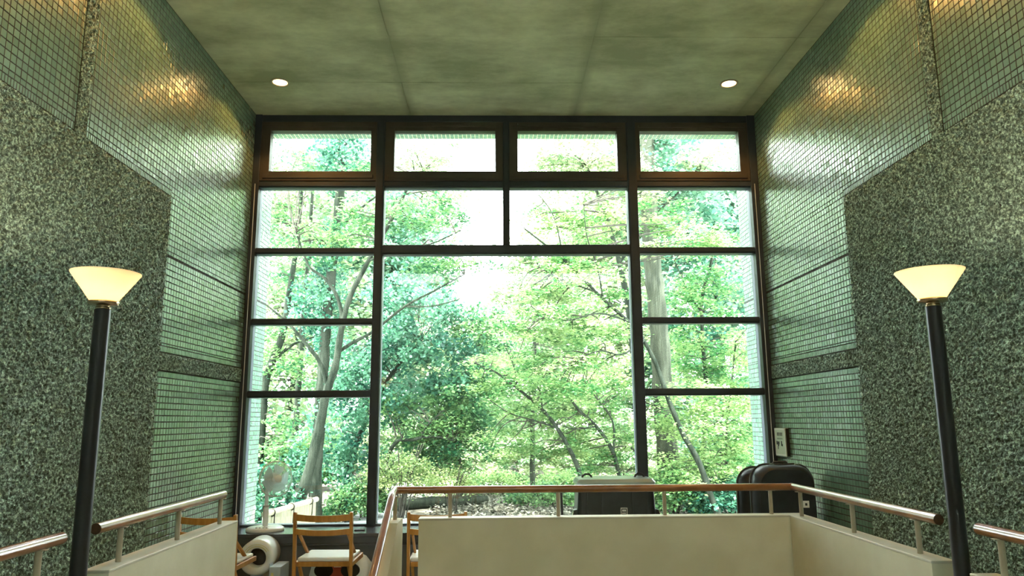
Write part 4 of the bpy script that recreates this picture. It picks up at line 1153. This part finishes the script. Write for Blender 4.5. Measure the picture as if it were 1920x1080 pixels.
T5d = [(2.1, 11.55, 3.05), (1.6, 11.4, 3.15), (1.1, 11.3, 3.02), (0.7, 11.25, 3.1)]
T5e = [(2.35, 11.55, 2.75), (1.95, 11.4, 2.5), (1.6, 11.3, 2.55), (1.25, 11.2, 2.42)]
T5f = [(1.71, 11.6, 3.42), (1.62, 11.5, 3.9), (1.45, 11.45, 4.4), (1.4, 11.4, 4.9)]
T8c = [(0.98, 12.4, 1.38), (0.6, 12.3, 1.5), (0.2, 12.2, 1.62), (-0.15, 12.2, 1.85)]
T8d = [(0.34, 12.4, 2.03), (0.28, 12.35, 2.4), (0.12, 12.3, 2.75)]
T10c = [(1.68, 12.6, 1.39), (1.3, 12.4, 1.35), (0.95, 12.3, 1.45)]
T1e = [(-1.88, 10.5, 3.81), (-1.4, 10.3, 3.95), (-0.95, 10.2, 3.98), (-0.5, 10.1, 4.15)]
T1f = [(-1.34, 10.6, 3.15), (-0.9, 10.4, 3.12), (-0.5, 10.3, 3.2)]
tree('garden_tree', 'forked tree leaning right behind the left panes', [(T1, 0.085, 0.02), (T1b, 0.034, 0.012), (T1c, 0.028, 0.01), (T1d, 0.030, 0.01), (T1e, 0.018, 0.007), (T1f, 0.014, 0.006)], K_leaning, 'midgreen', 95, 70, 0.075, 'star', 0.7, back=0.55)
tree('garden_tree', 'straight ivy-clad trunk just behind the leaning forked tree', [(T2, 0.105, 0.07)], K_ivy, 'ever', 130, 55, 0.06, 'rhomb', 0.1, (0.2, 0.16), twig_r=0)
tree('garden_tree', 'tree with a curved trunk at the far left edge of the window', [(T3, 0.10, 0.03), (T3b, 0.035, 0.012)], K_left, 'midgreen', 110, 65, 0.06, 'rhomb', 0.4)
tree('evergreen_tree', 'dense dark evergreen left of the centre of the window', [(T12, 0.07, 0.025)], K_ever, 'ever', 225, 80, 0.075, 'rhomb', 0.15, (0.26, 0.17), twig_r=0.006)
tree('evergreen_tree', 'rounded mid green tree near the middle of the window', [(T13, 0.05, 0.02)], K_mid13, 'midgreen', 190, 75, 0.07, 'rhomb', 0.3, (0.28, 0.15), tint=(0, 0.7))
tree('maple_tree', 'leaning maple with long branches reaching left across the centre', [(T5, 0.055, 0.012), (T5b, 0.016, 0.006), (T5c, 0.016, 0.006), (T5d, 0.016, 0.006), (T5e, 0.018, 0.006), (T5f, 0.015, 0.006)], K_maple5, 'maple', 210, 95, 0.075, 'star', 0.9, (0.34, 0.07), back=0.55)
tree('cedar_tree', 'thick straight cedar trunk behind the right panes', [(T4, 0.20, 0.15)], K_cedar, 'farever', 80, 60, 0.10, 'rhomb', 0.3, (0.4, 0.16), bark='cedarbark')
tree('garden_tree', 'slender forked tree right of the thick cedar trunk', [(T6, 0.055, 0.02), (T6b, 0.022, 0.008)], K_slend6, 'maple', 150, 75, 0.075, 'star', 0.7, tint=(0, 0.7))
tree('maple_tree', 'bright green young maple low at the right edge of the window', [(T7, 0.04, 0.012)], K_sap7, 'maple', 150, 90, 0.07, 'star', 0.9, (0.34, 0.07), tint=(0.25, 1))
tree('maple_tree', 'low maple whose branches rise to the left of centre', [(T8, 0.05, 0.012), (T8b, 0.018, 0.007), (T8c, 0.016, 0.006), (T8d, 0.014, 0.006)], K_maple8, 'maple', 110, 85, 0.065, 'star', 0.9, (0.32, 0.07), back=0.55, tint=(0.1, 0.8))
tree('maple_tree', 'low forked maple beside the right main mullion', [(T10, 0.045, 0.012), (T10b, 0.02, 0.008), (T10c, 0.014, 0.006)], K_maple10, 'maple', 100, 85, 0.065, 'star', 0.9, (0.32, 0.07), back=0.55)
tree('garden_tree', 'thin straight tree behind the low maples', [(T9, 0.06, 0.03)], K_thin9, 'pale', 110, 70, 0.085, 'rhomb', 0.5, tint=(0, 0.7))
tree('garden_tree', 'small tree with one branch stretched low to the right', [(T11, 0.045, 0.014), (T11b, 0.014, 0.007)], K_low11, 'midgreen', 55, 60, 0.065, 'rhomb', 0.5, back=0.55)
tree('maple_tree', 'tall pale maple crown filling the top right panes', [([(2.6, 13.4, -0.1), (2.5, 13.4, 3.0), (2.2, 13.3, 4.8), (1.7, 13.1, 6.2)], 0.09, 0.02), ([(2.3, 13.3, 4.4), (3.0, 13.0, 5.3), (3.8, 12.7, 6.0)], 0.03, 0.012)], K_top14, 'pale', 110, 75, 0.08, 'star', 0.9, (0.36, 0.08), tint=(0.3, 1))
tree('maple_tree', 'thin maple crown showing in the top left panes', [([(-3.6, 13.2, -0.1), (-3.5, 13.2, 3.5), (-3.4, 13.1, 6.2)], 0.07, 0.02), ([(-3.5, 13.2, 4.4), (-2.3, 12.6, 5.4), (-1.3, 12.2, 5.9)], 0.028, 0.010)], K_topL, 'pale', 60, 70, 0.08, 'star', 0.9, (0.36, 0.08))

# trees further back
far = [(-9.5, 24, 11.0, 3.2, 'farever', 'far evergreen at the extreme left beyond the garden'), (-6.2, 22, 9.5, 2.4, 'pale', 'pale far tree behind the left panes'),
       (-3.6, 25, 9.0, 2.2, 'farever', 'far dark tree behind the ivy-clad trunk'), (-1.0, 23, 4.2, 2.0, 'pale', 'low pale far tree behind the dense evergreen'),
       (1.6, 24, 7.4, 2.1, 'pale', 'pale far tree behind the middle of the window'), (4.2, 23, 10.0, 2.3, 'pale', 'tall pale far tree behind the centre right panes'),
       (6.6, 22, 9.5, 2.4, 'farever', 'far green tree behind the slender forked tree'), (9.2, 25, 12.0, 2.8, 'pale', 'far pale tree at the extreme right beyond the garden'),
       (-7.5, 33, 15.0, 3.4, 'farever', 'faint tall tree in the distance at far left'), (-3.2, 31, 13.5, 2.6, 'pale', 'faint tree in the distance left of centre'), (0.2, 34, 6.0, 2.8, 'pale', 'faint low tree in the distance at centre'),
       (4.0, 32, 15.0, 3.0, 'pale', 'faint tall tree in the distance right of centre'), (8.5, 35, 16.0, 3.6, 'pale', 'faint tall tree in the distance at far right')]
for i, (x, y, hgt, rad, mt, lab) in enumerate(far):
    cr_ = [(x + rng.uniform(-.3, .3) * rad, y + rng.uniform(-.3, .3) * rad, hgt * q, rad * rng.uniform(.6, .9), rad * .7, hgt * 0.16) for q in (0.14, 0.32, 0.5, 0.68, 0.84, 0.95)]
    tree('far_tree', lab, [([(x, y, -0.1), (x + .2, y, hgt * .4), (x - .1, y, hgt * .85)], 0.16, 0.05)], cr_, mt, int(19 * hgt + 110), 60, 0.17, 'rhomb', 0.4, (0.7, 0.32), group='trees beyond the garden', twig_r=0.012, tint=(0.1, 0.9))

# shrubs and ground cover
def shrub(label, x, y, rx, rz, mt, n_spray, n_leaf, leaf, stems=9, z0=0.25, tint=(0.1, .9)):
    t = empty('shrub', (x, y, -0.05)); tag(t, label, 'shrub', 'garden shrubs')
    parts = []
    for k in range(stems):
        a = rng.uniform(0, 6.28); r = rx * rng.uniform(0.3, 0.95); zt_ = z0 + rz * rng.uniform(0.5, 1.2)
        tip = Vector((x + r * math.cos(a), y + r * math.sin(a) * 0.7, zt_))
        W(MB().tube(smooth_path([(x + rng.uniform(-.08, .08), y + rng.uniform(-.08, .08), -0.08), (x + 0.45 * r * math.cos(a), y + .3 * r * math.sin(a), zt_ * 0.55), tip], 4), [0.012 - 0.0008 * q for q in range(9)], 6).build('stem', M['twig'], t))
    q = rng.standard_normal((n_spray, 3)); q /= np.linalg.norm(q, axis=1)[:, None]; q[:, 2] = np.abs(q[:, 2]); q *= rng.uniform(0.55, 1, n_spray)[:, None]
    for s in q:
        c = np.array([x + s[0] * rx, y + s[1] * rx * 0.7, z0 + s[2] * rz])
        nl = int(n_leaf * rng.uniform(.6, 1.3))
        parts.append(leaf_cloud(c + rng.standard_normal((nl, 3)) * np.array([.09, .09, .05]), leaf, np.clip(rng.uniform(*tint) + rng.normal(0, .15, nl), 0, 1), 0.4))
    W(foliage_obj('foliage', parts, M[mt], t))
shrub('larger open twiggy azalea outside, behind the corner of the sloping rail', -1.55, 12.2, 0.75, 0.62, 'azalea', 110, 45, 0.035, 16, 0.42)
shrub('smaller twiggy azalea behind the brown rail, right of a larger azalea', -0.75, 12.9, 0.5, 0.4, 'azalea', 60, 40, 0.035, 12, 0.32)
shrub('small green shrub between the ivy-clad trunk and the pale path', -2.42, 12.0, 0.32, 0.42, 'midgreen', 60, 45, 0.045, 8, 0.05)
shrub('leafy green shrub behind the pale path, right of the ivy-clad trunk', -2.15, 12.4, 0.5, 0.5, 'midgreen', 80, 50, 0.05, 10, 0.1)
shrub('dark leafy shrub at the left beside the bamboo screen', -3.2, 10.2, 0.55, 0.85, 'ever', 90, 50, 0.06, 10, 0.1)
shrub('low bright mound of green on the bank at centre', -0.15, 16.0, 0.95, 0.42, 'maple', 120, 60, 0.05, 6, 0.05, (0.2, .8))
shrub('low bright mound of green on the bank right of centre', 1.5, 15.6, 0.95, 0.45, 'maple', 120, 60, 0.05, 6, 0.05, (0.2, .9))
shrub('green shrub at the foot of the thick cedar trunk', 2.9, 12.3, 0.6, 0.65, 'midgreen', 90, 50, 0.055, 8, 0.1)
shrub('dark shrub low behind the black hard cases', 3.7, 12.0, 0.7, 0.6, 'ever', 100, 50, 0.06, 8, 0.0)
shrub('green shrub low in front of the thin straight tree', 0.9, 14.0, 0.7, 0.35, 'midgreen', 80, 50, 0.05, 8, 0.0)
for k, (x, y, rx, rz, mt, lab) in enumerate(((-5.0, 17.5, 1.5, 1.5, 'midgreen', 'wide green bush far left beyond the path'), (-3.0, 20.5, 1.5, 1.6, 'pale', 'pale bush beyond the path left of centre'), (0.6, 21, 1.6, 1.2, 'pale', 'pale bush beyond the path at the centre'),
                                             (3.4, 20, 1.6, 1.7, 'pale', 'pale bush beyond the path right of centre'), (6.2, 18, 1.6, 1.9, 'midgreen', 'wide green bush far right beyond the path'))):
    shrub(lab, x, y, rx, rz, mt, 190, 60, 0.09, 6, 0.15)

# fallen leaves and grit on the ground outside
nl = 26000
c = np.stack([rng.uniform(-3.4, 4.6, nl), rng.uniform(9.0, 17.0, nl), rng.uniform(-0.045, 0.02, nl)], -1)
on_path = (c[:, 0] < -1.2) & (c[:, 0] > -2.3) & (c[:, 1] < 14)
c = c[~on_path]
V, F, T = leaf_cloud(c, 0.055, rng.uniform(0, 1, len(c)) ** 1.5, 0.9)
me = arr_mesh('leaf_litter', V, F, leaf_mat('fallen_leaf', (0.012, 0.016, 0.010), (0.26, 0.25, 0.20), 0.1, 0.1))
at = me.attributes.new('tint', 'FLOAT', 'POINT'); at.data.foreach_set('value', T.astype(np.float32))
tag(link(bpy.data.objects.new('leaf_litter', me)), 'brown and grey fallen leaves covering the bank outside', 'leaf litter', kind='stuff')
lg = empty('edging_log', (-1.0, 13.9, -0.05)); tag(lg, 'dark fallen log edging the bank behind the azaleas', 'log')
W(MB().tube([(-2.05, 13.2, 0.02), (-1.2, 13.8, 0.05), (-0.2, 14.3, 0.03)], [0.09, 0.10, 0.08], 10).build('log', M['bark'], lg))
